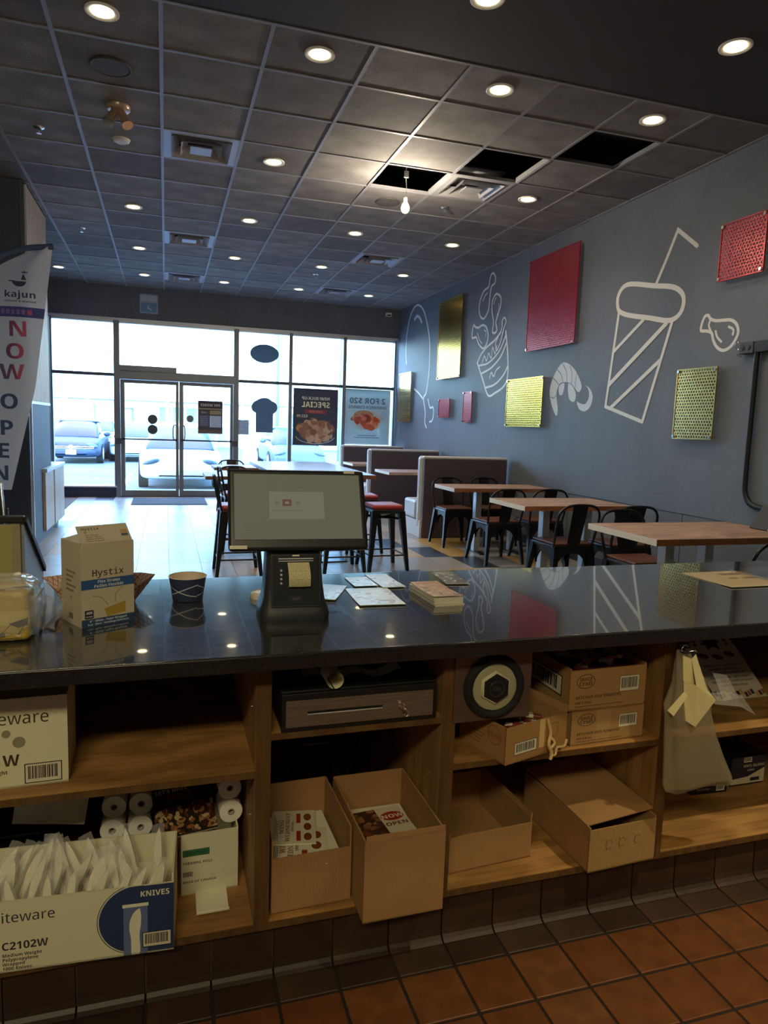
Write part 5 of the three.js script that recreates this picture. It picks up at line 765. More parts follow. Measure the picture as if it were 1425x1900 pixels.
{ // paper food boat with flared ends
  const t = thing('food_boat', 'red-checked paper food boat behind the straw carton', 'tray', [-0.175, CY, -2.03], 0.0);
  P.check = print(256, 256, (g) => { g.fillStyle = '#dcc5a8'; g.fillRect(0, 0, 256, 256); g.strokeStyle = '#a8504a'; g.lineWidth = 4; for (let i = -8; i < 16; i++) { g.beginPath(); g.moveTo(i * 42, 0); g.lineTo(i * 42 + 256, 256); g.stroke(); g.beginPath(); g.moveTo(i * 42 + 256, 0); g.lineTo(i * 42, 256); g.stroke(); } }); P.check.wrapS = P.check.wrapT = THREE.RepeatWrapping; P.check.repeat.set(7, 7);
  const q = (n, a, b2, c, d, m) => { const A = [a, b2, c, d].map(v => V(...v)), nrm = A[1].clone().sub(A[0]).cross(A[2].clone().sub(A[0])).normalize().multiplyScalar(0.0006), pos = []; const tri = (x, y, z) => pos.push(...x.toArray(), ...y.toArray(), ...z.toArray()); tri(A[0], A[1], A[2]); tri(A[0], A[2], A[3]); const B2 = A.map(v => v.clone().sub(nrm.clone().multiplyScalar(2))); tri(B2[0], B2[2], B2[1]); tri(B2[0], B2[3], B2[2]); const g = new THREE.BufferGeometry(); g.setAttribute('position', new THREE.Float32BufferAttribute(pos, 3)); g.computeVertexNormals(); mesh(n, muv(g), m, t); };
  const ck = std(0xffffff, 0.7, { map: P.check }), h = 0.06, bx = 0.085, bz = 0.05, tx = 0.135, tz = 0.085;
  q('base', [-bx, 0.002, -bz], [-bx, 0.002, bz], [bx, 0.002, bz], [bx, 0.002, -bz], ck); q('wall', [-bx, 0.002, bz], [-tx + 0.03, h, tz], [tx - 0.03, h, tz], [bx, 0.002, bz], ck); q('wall', [bx, 0.002, -bz], [tx - 0.03, h, -tz], [-tx + 0.03, h, -tz], [-bx, 0.002, -bz], ck); q('end_wall', [bx, 0.002, bz], [tx - 0.03, h, tz], [tx + 0.01, h + 0.012, 0], [bx, 0.002, 0], ck); q('end_wall', [bx, 0.002, 0], [tx + 0.01, h + 0.012, 0], [tx - 0.03, h, -tz], [bx, 0.002, -bz], ck); q('end_wall', [-bx, 0.002, 0], [-tx - 0.01, h + 0.012, 0], [-tx + 0.03, h, tz], [-bx, 0.002, bz], ck); q('end_wall', [-bx, 0.002, -bz], [-tx + 0.03, h, -tz], [-tx - 0.01, h + 0.012, 0], [-bx, 0.002, 0], ck);
  const f = thing('wrapped_bread', 'film-wrapped crumbed bread lying in the food boat', 'bread', [-0.225, CY + 0.045, -2.03]); const fg = new THREE.SphereGeometry(0.05, 24, 16).toNonIndexed(); { const p = fg.attributes.position; for (let i = 0; i < p.count; i++) { const s = 1 + 0.12 * Math.sin(p.getX(i) * 190) * Math.sin(p.getZ(i) * 170 + p.getY(i) * 90); p.setXYZ(i, p.getX(i) * s, p.getY(i) * 0.6 * s, p.getZ(i) * s); } fg.computeVertexNormals(); } mesh('bread', fg, std(0xa8794a, 0.7), f); const ff = fg.clone(); ff.scale(1.08, 1.16, 1.08); mesh('film', ff, M.film, f);
}
{
  const t = thing('paper_cup', 'navy paper cup with crossing white stripes on the counter', 'cup', [0.058, CY, -2.01]);
  P.cup = print(1024, 256, (g) => { g.fillStyle = '#2f3b5c'; g.fillRect(0, 0, 1024, 256); g.strokeStyle = '#d9dce2'; g.lineWidth = 9; for (let k = 0; k < 3; k++) { const x = k * 341; g.beginPath(); g.moveTo(x, 190); g.bezierCurveTo(x + 100, 190, x + 220, 90, x + 341, 70); g.stroke(); g.beginPath(); g.moveTo(x, 80); g.bezierCurveTo(x + 100, 120, x + 220, 190, x + 341, 200); g.stroke(); } });
  const g = new THREE.CylinderGeometry(0.0515, 0.041, 0.066, 48, 1, true); g.translate(0, 0.035, 0); g.rotateY(0.6); mesh('cup_wall', g.toNonIndexed(), std(0xffffff, 0.55, { map: P.cup, side: THREE.DoubleSide }), t); const gi = new THREE.CylinderGeometry(0.0505, 0.04, 0.062, 40, 1, true); gi.translate(0, 0.037, 0); mesh('cup_lining', gi.toNonIndexed(), std(0xd9c8ae, 0.6, { side: THREE.DoubleSide }), t); mesh('rolled_rim', new THREE.TorusGeometry(0.0515, 0.0018, 8, 48).rotateX(Math.PI / 2).translate(0, 0.0685, 0).toNonIndexed(), std(0xe0d2bb, 0.5), t); mesh('cup_base', cyl(0, 0.002, 0, 0.0405, 0.0405, 0.004, 32), std(0xd9c8ae, 0.6), t);
}
{ // till terminal
  const t = thing('till_terminal', 'dark touchscreen till terminal with a built-in receipt printer', 'till', [0.322, CY, -1.80], -0.04);
  const body = std(0x2c2e36, 0.5), bz = std(0x23252b, 0.35);
  // tapering stand: loft of rounded rectangles
  const ring = (y, w, d, zc) => { const o = []; for (let k = 0; k < 32; k++) { const a = k / 32 * 6.2832, c = Math.cos(a), s = Math.sin(a), e = 0.32; o.push([Math.sign(c) * Math.abs(c) ** e * w / 2, y, zc + Math.sign(s) * Math.abs(s) ** e * d / 2]); } return o; };
  const rings = [ring(0.0, 0.182, 0.165, -0.01), ring(0.018, 0.184, 0.168, -0.01), ring(0.032, 0.176, 0.155, -0.012), ring(0.05, 0.162, 0.14, -0.014), ring(0.09, 0.152, 0.128, -0.02), ring(0.15, 0.145, 0.118, -0.03), ring(0.2, 0.142, 0.105, -0.045), ring(0.24, 0.14, 0.08, -0.06)];
  { const pos = [], idx = []; rings.flat().forEach(p => pos.push(...p)); for (let j = 0; j < rings.length - 1; j++) for (let k = 0; k < 32; k++) { const a = j * 32 + k, b = j * 32 + (k + 1) % 32; idx.push(a, b, a + 32, b, b + 32, a + 32); } const g = new THREE.BufferGeometry(); g.setAttribute('position', new THREE.Float32BufferAttribute(pos, 3)); g.setIndex(idx.reverse()); g.computeVertexNormals(); mesh('stand', muv(g.toNonIndexed()), body, t); }
  // printer bay on the sloped front
  const bay = new THREE.Group(); bay.name = 'printer_bay'; bay.position.set(0, 0.1, 0.048); bay.rotation.x = -0.17; t.add(bay);
  mesh('bay_plate', cb(0, 0.005, 0.0, 0.128, 0.138, 0.012, 0.006), bz, bay); mesh('bay_frame', [cb(-0.062, 0.005, 0.006, 0.004, 0.134, 0.005), cb(0.062, 0.005, 0.006, 0.004, 0.134, 0.005), cb(0, -0.062, 0.006, 0.124, 0.004, 0.005)], body, bay);
  mesh('paper_cutter', [cb(0, 0.06, 0.008, 0.09, 0.003, 0.004), cb(0, 0.054, 0.008, 0.09, 0.002, 0.003)], M.aluLight, bay); mesh('led_label', cb(0, 0.068, 0.007, 0.018, 0.004, 0.002), M.offWhite, bay);
  for (let k = 0; k < 4; k++) mesh('button', rod([-0.038, 0.03 - k * 0.011, 0.006], [-0.038, 0.03 - k * 0.011, 0.0085], 0.003, 0.003, 10), M.aluLight, bay);
  P.brand = print(256, 96, (g) => { g.fillStyle = '#23252b'; g.fillRect(0, 0, 256, 96); txt(g, 'imin', 128, 48, 72, '#6a6d75', 'sans-serif', 'center', 'normal'); }); mesh('brand_plate', new THREE.BoxGeometry(0.034, 0.0125, 0.001).translate(0, -0.043, 0.0066), front6(std(0xffffff, 0.5, { map: P.brand }), bz), bay);
  P.receipt = print(256, 320, (g) => { g.fillStyle = '#ddd3a4'; g.fillRect(0, 0, 256, 320); g.fillStyle = '#6a6444'; for (let i = 0; i < 16; i++) { const y = 14 + i * 19; for (let x = 22; x < 235; x += 26) if ((i * 7 + x) % 5) g.fillRect(x, y, 12 + (x * i) % 12, i % 6 === 5 ? 6 : 3); } });
  { const g = new THREE.PlaneGeometry(0.056, 0.07, 1, 16); const p = g.attributes.position; for (let i = 0; i < p.count; i++) { const v = 0.5 - p.getY(i) / 0.07; p.setXYZ(i, p.getX(i) + 0.006 + 0.002 * v, 0.05 - v * 0.062, 0.008 + 0.02 * Math.sin(v * 2.6)); } g.computeVertexNormals(); mesh('receipt_paper', g.toNonIndexed(), std(0xffffff, 0.7, { map: P.receipt, side: THREE.DoubleSide }), bay); }
  // tilted screen
  const s = new THREE.Group(); s.name = 'screen'; s.position.set(0.012, 0.285, 0.0); s.rotation.x = -0.42; t.add(s);
  P.ui = print(1024, 600, (g) => { g.fillStyle = '#8d8f7e'; g.fillRect(0, 0, 1024, 600); g.fillStyle = '#a3a593'; g.fillRect(270, 160, 450, 260); g.strokeStyle = '#70725f'; g.lineWidth = 2; g.strokeRect(270, 160, 450, 260); g.fillStyle = '#8f6a66'; g.fillRect(380, 235, 72, 62); g.fillStyle = '#b9a9a0'; g.fillRect(400, 255, 32, 22); g.fillStyle = '#78796a'; g.fillRect(300, 335, 230, 4); for (const [x, y] of [[320, 255], [490, 255]]) { g.fillRect(x, y, 34, 5); g.fillRect(x + 5, y + 12, 24, 5); g.fillRect(x, y + 26, 34, 4); } for (let i = 0; i < 4; i++) g.fillRect(70, 470 + i * 22, 90 + (i * 37) % 60, 3); g.fillRect(30, 555, 480, 3); g.fillRect(380, 120, 200, 3); });
  mesh('screen_housing', cb(0, 0, -0.012, 0.365, 0.222, 0.022, 0.01), bz, s); mesh('display_glass', new THREE.BoxGeometry(0.333, 0.178, 0.002).translate(0, 0.006, 0.0), front6(phys(0xb9b9b9, 0.09, { map: P.ui, emissive: 0xffffff, emissiveMap: P.ui, emissiveIntensity: 0.16, clearcoat: 0.7, clearcoatRoughness: 0.02 }), bz), s); mesh('sticker', cb(-0.158, -0.103, 0.0, 0.044, 0.009, 0.0012), M.offWhite, s); mesh('sticker', cb(0.14, 0.104, 0.0, 0.03, 0.008, 0.0012), M.offWhite, s);
  mesh('hinge', rod([-0.05, -0.04, -0.035], [0.05, -0.04, -0.035], 0.022, 0.022, 16), body, s);
  const l = thing('jar_lid', 'round pale lid lying behind the till terminal', 'lid', [0.268, CY, -2.0]); mesh('lid_top', lathe([[0.0001, 0.016], [0.03, 0.016], [0.034, 0.013], [0.035, 0.0]], 32), std(0xe6dcc0, 0.5), l); mesh('lid_rib', new THREE.TorusGeometry(0.028, 0.0012, 6, 36).rotateX(Math.PI / 2).translate(0, 0.0165, 0).toNonIndexed(), std(0xd4c9aa, 0.5), l);
}
{ // flyers on the counter
  const fly = (seed2, cols) => print(256, 320, (g) => { let s2 = seed2; const r2 = () => (s2 = (s2 * 16807) % 2147483647) / 2147483647; g.fillStyle = cols[0]; g.fillRect(0, 0, 256, 320); for (let i = 0; i < 46; i++) { g.fillStyle = cols[1 + Math.floor(r2() * (cols.length - 1))]; g.beginPath(); g.ellipse(r2() * 256, 60 + r2() * 250, 8 + r2() * 30, 5 + r2() * 14, r2() * 3, 0, 7); g.fill(); } g.fillStyle = cols[1]; for (let i = 0; i < 3; i++) g.fillRect(30, 16 + i * 15, 190 - i * 40, 7); });
  const pale = fly(7, ['#d9d2d2', '#b98f7a', '#cfc9cc', '#e6e0de', '#a8705a', '#efe9e4']), warm = fly(91, ['#c98a52', '#8a3f22', '#d9a86a', '#a8582e', '#e0bd84']), darkf = fly(33, ['#3a3028', '#cfc4a8', '#7a5a34', '#1f1a16', '#a88a4a']), blue = fly(55, ['#cfcbd6', '#a67a6a', '#d9d6de', '#bfb4b4', '#e9e4e4']);
  const sheet = (label, pts, map, y = CY) => { // corners: far-left, far-right, near-right, near-left
    const c = pts.reduce((a, p) => [a[0] + p[0] / 4, a[1] + p[1] / 4], [0, 0]), w = (Math.hypot(pts[1][0] - pts[0][0], pts[1][1] - pts[0][1]) + Math.hypot(pts[2][0] - pts[3][0], pts[2][1] - pts[3][1])) / 2, d = (Math.hypot(pts[3][0] - pts[0][0], pts[3][1] - pts[0][1]) + Math.hypot(pts[2][0] - pts[1][0], pts[2][1] - pts[1][1])) / 2, turn = -Math.atan2(pts[1][1] - pts[0][1] + pts[2][1] - pts[3][1], pts[1][0] - pts[0][0] + pts[2][0] - pts[3][0]);
    const t = thing('leaflet', label, 'leaflet', [c[0], y, c[1]], turn); const g = new THREE.BoxGeometry(w, 0.002, d, 6, 1, 6), p = g.attributes.position; for (let i = 0; i < p.count; i++) p.setY(i, p.getY(i) + 0.0015 + 0.006 * (Math.max(0, p.getZ(i) / d + 0.1) ** 2) * 1.2); g.computeVertexNormals();
    mesh('sheet', g, [M.paper, M.paper, std(0xffffff, 0.35, { map }), M.paper, M.paper, M.paper], t); return t;
  };
  sheet('pale leaflet lying partly under another behind the till', [[0.565, -2.217], [0.645, -2.213], [0.645, -2.075], [0.572, -2.072]], pale);
  sheet('bluish leaflet lying at the guest edge of the counter', [[0.645, -2.25], [0.722, -2.248], [0.732, -2.049], [0.657, -2.045]], blue, CY + 0.0);
  sheet('brown-edged leaflet lying flat beside the till', [[0.531, -2.068], [0.662, -2.042], [0.659, -1.848], [0.523, -1.835]], pale, CY + 0.0);
  sheet('leaflet half hidden behind the till stand', [[0.45, -2.14], [0.54, -2.1], [0.475, -1.915], [0.39, -1.955]], blue);
  sheet('dark printed leaflet behind the stack of menus', [[0.893, -2.254], [0.972, -2.252], [0.957, -2.05], [0.879, -2.068]], darkf);
  const t = thing('menu_stack', 'thick stack of orange food menus on the counter', 'menus', [0.778, CY, -1.918], 0.03);
  for (let k = 0; k < 9; k++) mesh('menu_page', bb(-0.046 + rr(-0.002, 0.002), k * 0.0024, -0.096 + rr(-0.003, 0.003), 0.046, k * 0.0024 + 0.0021, 0.098 + (k < 2 ? 0.01 : 0)), M.offWhite, t); { const g = new THREE.BoxGeometry(0.092, 0.0015, 0.19, 1, 1, 10), p = g.attributes.position; for (let i = 0; i < p.count; i++) p.setY(i, p.getY(i) + 0.0235 + 0.35 * p.getZ(i) ** 2); g.computeVertexNormals(); mesh('cover', g, [M.paper, M.paper, std(0xffffff, 0.32, { map: warm }), M.paper, M.paper, M.paper], t, 'orange printed cover'); }
  const m2 = print(512, 400, (g) => { g.fillStyle = '#d2ba8a'; g.fillRect(0, 0, 512, 400); g.fillStyle = '#8a7657'; g.fillRect(250, 60, 190, 44); g.fillRect(220, 170, 80, 30); g.fillRect(340, 170, 130, 40); g.fillStyle = '#b79d6c'; for (let i = 0; i < 6; i++) g.fillRect(40, 250 + i * 22, 420 - i * 30, 6); });
  sheet('large tan menu sheet lying on the far end of the counter', [[1.839, -2.112], [2.11, -2.108], [2.11, -1.87], [1.845, -1.86]], m2);
  const a = thing('acrylic_sheet', 'clear acrylic sheet resting over the tan menu sheet', 'acrylic sheet', [2.2, CY + 0.011, -1.97], 0.0); mesh('sheet', bb(-0.16, 0, -0.14, 0.24, 0.003, 0.14), phys(0xffffff, 0.03, { transmission: 1, thickness: 0, ior: 1.49 }), a); for (const x of [-0.14, 0.22]) for (const z of [-0.12, 0.12]) mesh('bumper', rod([x, -0.011, z], [x, 0, z], 0.005, 0.005, 8), M.film, a);
}
{ // display wedge and the wrapped loaf pack at the counter end
  const t = thing('display_wedge', 'black-edged wedge display with an olive rear panel on the counter', 'display', [-0.35, CY, -1.95]);
  const side = prism([[0, 0], [0, 0.235], [0.27, 0.055], [0.27, 0]], 0.008); side.rotateY(Math.PI / 2); side.translate(-0.004, 0.003, 0); mesh('side_panel', muv(side), std(0xbfc4c8, 0.35, { map: T.brush }), t); const s2 = side.clone(); s2.translate(-0.34, 0, 0); mesh('side_panel', s2, std(0xbfc4c8, 0.35, { map: T.brush }), t);
  mesh('rear_panel', bb(-0.335, 0.003, -0.006, -0.012, 0.228, 0.004), std(0xa39a5e, 0.6), t, 'olive rear panel'); mesh('rear_post', bb(-0.024, 0.003, -0.002, -0.004, 0.23, 0.01), std(0x9a8c70, 0.5), t);
  mesh('top_edge', bb(-0.345, 0.232, -0.012, 0.006, 0.25, 0.012, 0.003), M.black, t); mesh('sloped_edge', bar([0.003, 0.242, 0], [0.003, 0.056, -0.275], 0.016, 0.016), M.black, t); mesh('sloped_edge', bar([-0.34, 0.242, 0], [-0.34, 0.056, -0.275], 0.016, 0.016), M.black, t); mesh('glass_cover', bar([-0.17, 0.236, -0.002], [-0.17, 0.052, -0.27], 0.32, 0.003), M.glass, t);
  const b = thing('loaf_pack', 'yellow paper pack in a clear plastic bag on the counter', 'pack', [-0.36, CY, -1.73], 0.05);
  P.pack = print(384, 384, (g) => { g.fillStyle = '#c0a24a'; g.fillRect(0, 0, 384, 384); g.fillStyle = '#d2bb6a'; g.fillRect(0, 150, 384, 110); g.strokeStyle = '#2a2418'; g.lineWidth = 5; g.beginPath(); g.moveTo(230, 340); g.lineTo(290, 260); g.lineTo(370, 240); g.stroke(); g.beginPath(); g.moveTo(330, 340); g.lineTo(360, 270); g.stroke(); g.fillStyle = '#1f1b18'; g.beginPath(); g.moveTo(280, 250); g.lineTo(384, 205); g.lineTo(384, 265); g.lineTo(330, 285); g.fill(); g.fillRect(130, 320, 130, 34); txt(g, 'ENT', 200, 337, 28, '#e0d6b0', 'sans-serif', 'center'); txt(g, 'Supremes', 290, 368, 24, '#2a2418', 'serif', 'center', 'normal'); });
  mesh('paper_pack', new RoundedBoxGeometry(0.15, 0.115, 0.11, 3, 0.012).translate(-0.01, 0.06, 0), std(0xffffff, 0.6, { map: P.pack }), b);
  { const g = new THREE.SphereGeometry(0.1, 28, 20).toNonIndexed(), p = g.attributes.position; for (let i = 0; i < p.count; i++) { const x = p.getX(i), y = p.getY(i), z = p.getZ(i), w = 1 + 0.06 * Math.sin(x * 150 + y * 90) * Math.sin(z * 120 + y * 140); p.setXYZ(i, Math.sign(x) * Math.abs(x / 0.1) ** 0.55 * 0.085 * w, 0.07 + Math.max(-0.069, Math.sign(y) * Math.abs(y / 0.1) ** 0.6 * 0.072 * w), Math.sign(z) * Math.abs(z / 0.1) ** 0.55 * 0.066 * w); } g.computeVertexNormals(); mesh('plastic_bag', g, M.film, b, 'crinkled clear plastic bag'); }
  { const g = new THREE.PlaneGeometry(0.09, 0.08, 10, 10), p = g.attributes.position; for (let i = 0; i < p.count; i++) p.setZ(i, 0.008 * Math.sin(p.getX(i) * 160) + 0.006 * Math.cos(p.getY(i) * 130)); g.rotateY(0.8); g.rotateZ(-0.4); g.translate(0.09, 0.055, 0.01); g.computeVertexNormals(); mesh('bag_tail', g.toNonIndexed(), M.film, b); }
}
// ---------- posters and decals on the glass ----------
{
  const zG = -13.05;
  const poster = (name, label, cat, x0, x1, y0, y1, map, frame) => { const t = thing(name, label, cat, [(x0 + x1) / 2, (y0 + y1) / 2, zG]); const w = x1 - x0, h = y1 - y0; mesh('printed_sheet', new THREE.BoxGeometry(w, h, 0.004), phys(0xffffff, 0.5, { map, transmission: 0.3, thickness: 0 }), t); if (frame) mesh('clip_frame', [cb(0, h / 2 + 0.012, 0, w + 0.05, 0.024, 0.014), cb(0, -h / 2 - 0.012, 0, w + 0.05, 0.024, 0.014), cb(-w / 2 - 0.012, 0, 0, 0.024, h, 0.014), cb(w / 2 + 0.012, 0, 0, 0.024, h, 0.014)], M.white, t); return t; };
  const food = (g, cx, cy, rx, ry, cols, n) => { let s = 99; const r = () => (s = (s * 16807) % 2147483647) / 2147483647; for (let i = 0; i < n; i++) { const a = r() * 6.28, q = Math.sqrt(r()); g.fillStyle = cols[Math.floor(r() * cols.length)]; g.beginPath(); g.ellipse(cx + Math.cos(a) * q * rx, cy + Math.sin(a) * q * ry, 30 + r() * 30, 22 + r() * 20, r() * 3, 0, 7); g.fill(); } };
  poster('window_poster', 'dark chicken special poster in the window, seen from behind', 'poster', 2.275, 3.13, 0.984, 2.047, print(512, 640, (g) => { g.fillStyle = '#3d4354'; g.fillRect(0, 0, 512, 640); txt(g, 'NEW! BULK-UP', 256, 110, 46, '#c9c9b0', 'sans-serif', 'center'); txt(g, 'SPECIAL', 256, 180, 84, '#d9d0a4', 'sans-serif', 'center'); g.fillStyle = '#8a3a44'; g.fillRect(130, 235, 250, 44); txt(g, 'CHICKEN', 256, 258, 36, '#c98a7a', 'sans-serif', 'center'); txt(g, '$23.99', 410, 310, 42, '#e0d8c0', 'sans-serif', 'center'); food(g, 256, 470, 190, 110, ['#a87c5e', '#8f6650', '#b98f6e', '#7d5848', '#c4a184'], 120); g.strokeStyle = '#c9c4bc'; g.lineWidth = 8; g.beginPath(); g.ellipse(256, 520, 230, 100, 0, 0.2, 2.9); g.stroke(); }, true));
  poster('window_poster', 'pale sandwich combo poster in the window, seen from behind', 'poster', 3.285, 4.15, 1.045, 2.06, print(512, 620, (g) => { g.fillStyle = '#aebfc0'; g.fillRect(0, 0, 512, 620); txt(g, "2 FOR $20", 256, 120, 92, '#4a6272', 'sans-serif', 'center'); txt(g, 'SANDWICH COMBOS', 256, 195, 46, '#4a6272', 'sans-serif', 'center'); g.fillStyle = '#b08a6a'; g.beginPath(); g.ellipse(300, 290, 120, 60, 0, Math.PI, 0); g.fill(); g.fillStyle = '#9c4a44'; g.fillRect(185, 300, 230, 60); food(g, 230, 370, 90, 60, ['#c97a4a', '#b85a3a', '#d99a6a'], 40); food(g, 330, 330, 90, 36, ['#a8523f', '#8f4038', '#c08a6a'], 30); g.fillStyle = '#5f7480'; g.fillRect(150, 520, 220, 8); g.fillRect(110, 545, 300, 8); }, true), true);
  poster('door_notice', 'dark notice lettered PAY MORE on the glass door, seen from behind', 'notice', 0.555, 0.985, 1.148, 1.735, print(384, 512, (g) => { g.fillStyle = '#4a4550'; g.fillRect(0, 0, 384, 512); g.fillStyle = '#2f2b36'; g.fillRect(10, 12, 364, 96); txt(g, 'PAY MORE!!', 192, 66, 56, '#c9c6c0', 'sans-serif', 'center'); g.fillStyle = '#a8967a'; g.fillRect(0, 118, 384, 14); g.fillStyle = '#9d9070'; g.fillRect(20, 150, 180, 60); g.fillStyle = '#b9c6dc'; g.fillRect(20, 230, 180, 180); g.fillStyle = '#6d6a70'; for (let i = 0; i < 5; i++) g.fillRect(225, 230 + i * 34, 130, 22); txt(g, 'ready', 290, 180, 34, '#b9b6b0', 'sans-serif', 'center'); g.fillStyle = '#6a5a58'; g.fillRect(0, 450, 384, 62); }, true));
  const disc = (label, x, y, rx, ry, col) => { const t = thing('window_decal', label, 'decal', [x, y, zG]); const s = new THREE.Shape(); s.absellipse(0, 0, rx, ry, 0, Math.PI * 2); mesh('vinyl', new THREE.ExtrudeGeometry(s, { depth: 0.002, bevelEnabled: false, curveSegments: 32 }), std(col, 0.6), t); return t; };
  disc('oval blue vinyl decal on the upper window', 1.728, 2.632, 0.262, 0.168, 0x4f7fae);
  disc('round dark sticker on the door, upper one of the pair', -0.221, 1.372, 0.083, 0.083, 0x3f474f); disc('round dark sticker on the door, lower one of the pair', -0.221, 1.193, 0.083, 0.083, 0x3f474f); disc('round grey sticker beside the door notice', 0.417, 1.404, 0.062, 0.062, 0x6a7078);
  const t = thing('window_decal', 'blue vinyl decal shaped like a chef hat on the window', 'decal', [1.742, 1.5, zG]);
  const s = new THREE.Shape(); s.moveTo(-0.155, -0.3); s.lineTo(-0.16, 0.06); s.bezierCurveTo(-0.26, 0.08, -0.27, 0.24, -0.15, 0.28); s.bezierCurveTo(-0.05, 0.36, 0.08, 0.35, 0.13, 0.28); s.bezierCurveTo(0.26, 0.26, 0.27, 0.1, 0.16, 0.05); s.lineTo(0.155, -0.3); mesh('vinyl', new THREE.ExtrudeGeometry(s, { depth: 0.002, bevelEnabled: false, curveSegments: 12 }), std(0x4a6f98, 0.6), t);
  poster('window_notice', 'small pale grey notice beside the chef hat decal', 'notice', 1.255, 1.46, 1.15, 1.42, print(128, 160, (g) => { g.fillStyle = '#a8b4be'; g.fillRect(0, 0, 128, 160); g.fillStyle = '#7d8a96'; for (let i = 0; i < 8; i++) g.fillRect(12, 16 + i * 17, 100 - (i % 3) * 20, 6); }, true));
}
// ---------- outside ----------
const GY = -0.18;
{
  const p = struct('ground', 'sunlit parking lot and walkway outside the windows');
  mesh('parking_lot', bb(-60, GY - 0.3, -90, 60, GY, -15.0), M.asphalt, p); mesh('walkway', bb(-60, GY - 0.3, -15.0, 60, GY + 0.13, -13.2), M.concrete, p);
  for (let k = -6; k < 9; k++) mesh('bay_line', bb(k * 2.75 + 1.75, GY, -21, k * 2.75 + 1.85, GY + 0.004, -16), M.white, p);
}
function car(label, [x, z], o) { // nose towards +z
  const t = thing('parked_car', label, 'car', [x, GY, z], o.turn ?? 0), W = o.w ?? 1.84, L = 4.6, s = o.s ?? 1;
  const paint = phys(o.color, 0.35, { specularIntensity: 0.6 }), gl = phys(o.glass ?? 0x2c3a48, 0.12, { specularIntensity: 0.5 });
  // body loft along z: [z, half width, bottom, top]
  const loft = (st, m, name, e = 0.34) => { const N = 28, pos = [], idx = []; for (const [zz, hw, y0, y1] of st) for (let k = 0; k < N; k++) { const a = k / N * 6.2832, c = Math.cos(a), q = Math.sin(a); pos.push(Math.sign(c) * Math.abs(c) ** e * hw, (y0 + y1) / 2 + Math.sign(q) * Math.abs(q) ** e * (y1 - y0) / 2, zz); } for (let j = 0; j < st.length - 1; j++) for (let k = 0; k < N; k++) { const a = j * N + k, b = j * N + (k + 1) % N; idx.push(a, b, a + N, b, b + N, a + N); } for (const j of [0, st.length - 1]) for (let k = 1; k < N - 1; k++) j ? idx.push(j * N, j * N + k, j * N + k + 1) : idx.push(0, k + 1, k); const g = new THREE.BufferGeometry(); g.setAttribute('position', new THREE.Float32BufferAttribute(pos, 3)); g.setIndex(idx); g.computeVertexNormals(); return mesh(name, muv(g), m, t); };
  const w = W / 2;
  loft([[-4.55, w * 0.8, 0.35, 0.85], [-4.3, w * 0.94, 0.25, 0.98], [-3, w, 0.22, 0.98], [-1.6, w, 0.22, 0.95], [-0.8, w * 0.99, 0.22, 0.86], [-0.3, w * 0.95, 0.22, 0.74], [-0.08, w * 0.88, 0.24, 0.62], [0, w * 0.8, 0.28, 0.5]], paint, 'body');
  const hr = o.roof ?? 1.44; loft([[-3.95, w * 0.62, 0.9, 1.0], [-3.3, w * 0.74, 0.9, hr - 0.1], [-2.6, w * 0.76, 0.9, hr], [-2.0, w * 0.77, 0.9, hr - 0.03], [-1.3, w * 0.82, 0.85, 1.1], [-0.95, w * 0.84, 0.84, 0.9]], gl, 'cabin_glass', 0.5);
  loft([[-3.4, w * 0.68, hr - 0.14, hr - 0.06], [-2.6, w * 0.7, hr - 0.06, hr + 0.012], [-2.05, w * 0.7, hr - 0.07, hr - 0.012]], paint, 'roof', 0.5);
  for (const sx of [-1, 1]) {
    const hl = new THREE.SphereGeometry(1, 16, 10).toNonIndexed(); hl.scale(0.19, 0.065, 0.1); hl.rotateZ(sx * -0.28); hl.translate(sx * w * 0.7, 0.62, -0.12); mesh('headlight', hl, phys(0x48535e, 0.15, { specularIntensity: 0.5 }), t);
    mesh('mirror', new THREE.SphereGeometry(0.11, 12, 10).scale(1, 0.7, 0.6).translate(sx * (w + 0.08), 0.98, -1.55).toNonIndexed(), paint, t);
    for (const zz of [-0.85, -3.7]) { const wh = mesh('wheel', rod([sx * (w - 0.2), 0.33, zz], [sx * (w + 0.005), 0.33, zz], 0.33, 0.33, 24), M.rubber, t); mesh('wheel_rim', rod([sx * (w - 0.02), 0.33, zz], [sx * (w + 0.012), 0.33, zz], 0.22, 0.2, 16), M.aluLight, wh); }
  }
  mesh('lower_grille', cb(0, 0.32, -0.05, W * 0.55, 0.09, 0.1, 0.03), M.black, t);
  if (o.grille) { mesh('grille_bar', [cb(0, 0.58, -0.02, W * 0.78, 0.02, 0.05), cb(0, 0.53, -0.015, W * 0.76, 0.015, 0.05)], M.chrome, t); mesh('emblem', [new THREE.TorusGeometry(0.065, 0.01, 8, 28).translate(0, 0.56, 0.03).toNonIndexed(), bar([-0.04, 0.6, 0.03], [0, 0.52, 0.03], 0.012, 0.008), bar([0.04, 0.6, 0.03], [0, 0.52, 0.03], 0.012, 0.008)], M.chrome, t); mesh('licence_plate', cb(0, 0.4, 0.02, 0.32, 0.16, 0.02, 0.005), M.white, t); }
  return t;
}
car('white electric car parked before the glass doors', [0.33, -16.1], { color: 0xbfcad3, glass: 0x2c3844 });
car('dark blue saloon with a chrome grille bar seen past the pier', [-2.98, -25], { color: 0x1e2a3f, grille: true, glass: 0x1c2530 });
car('silver car parked beyond the dark saloon', [-3.3, -37], { color: 0xd5dade });
car('grey car parked beside the white electric car', [-1.05, -26.5], { color: 0x98a3b0 });
car('dark grey car parked beyond the chef hat decal', [4.1, -22], { color: 0x4a535e });
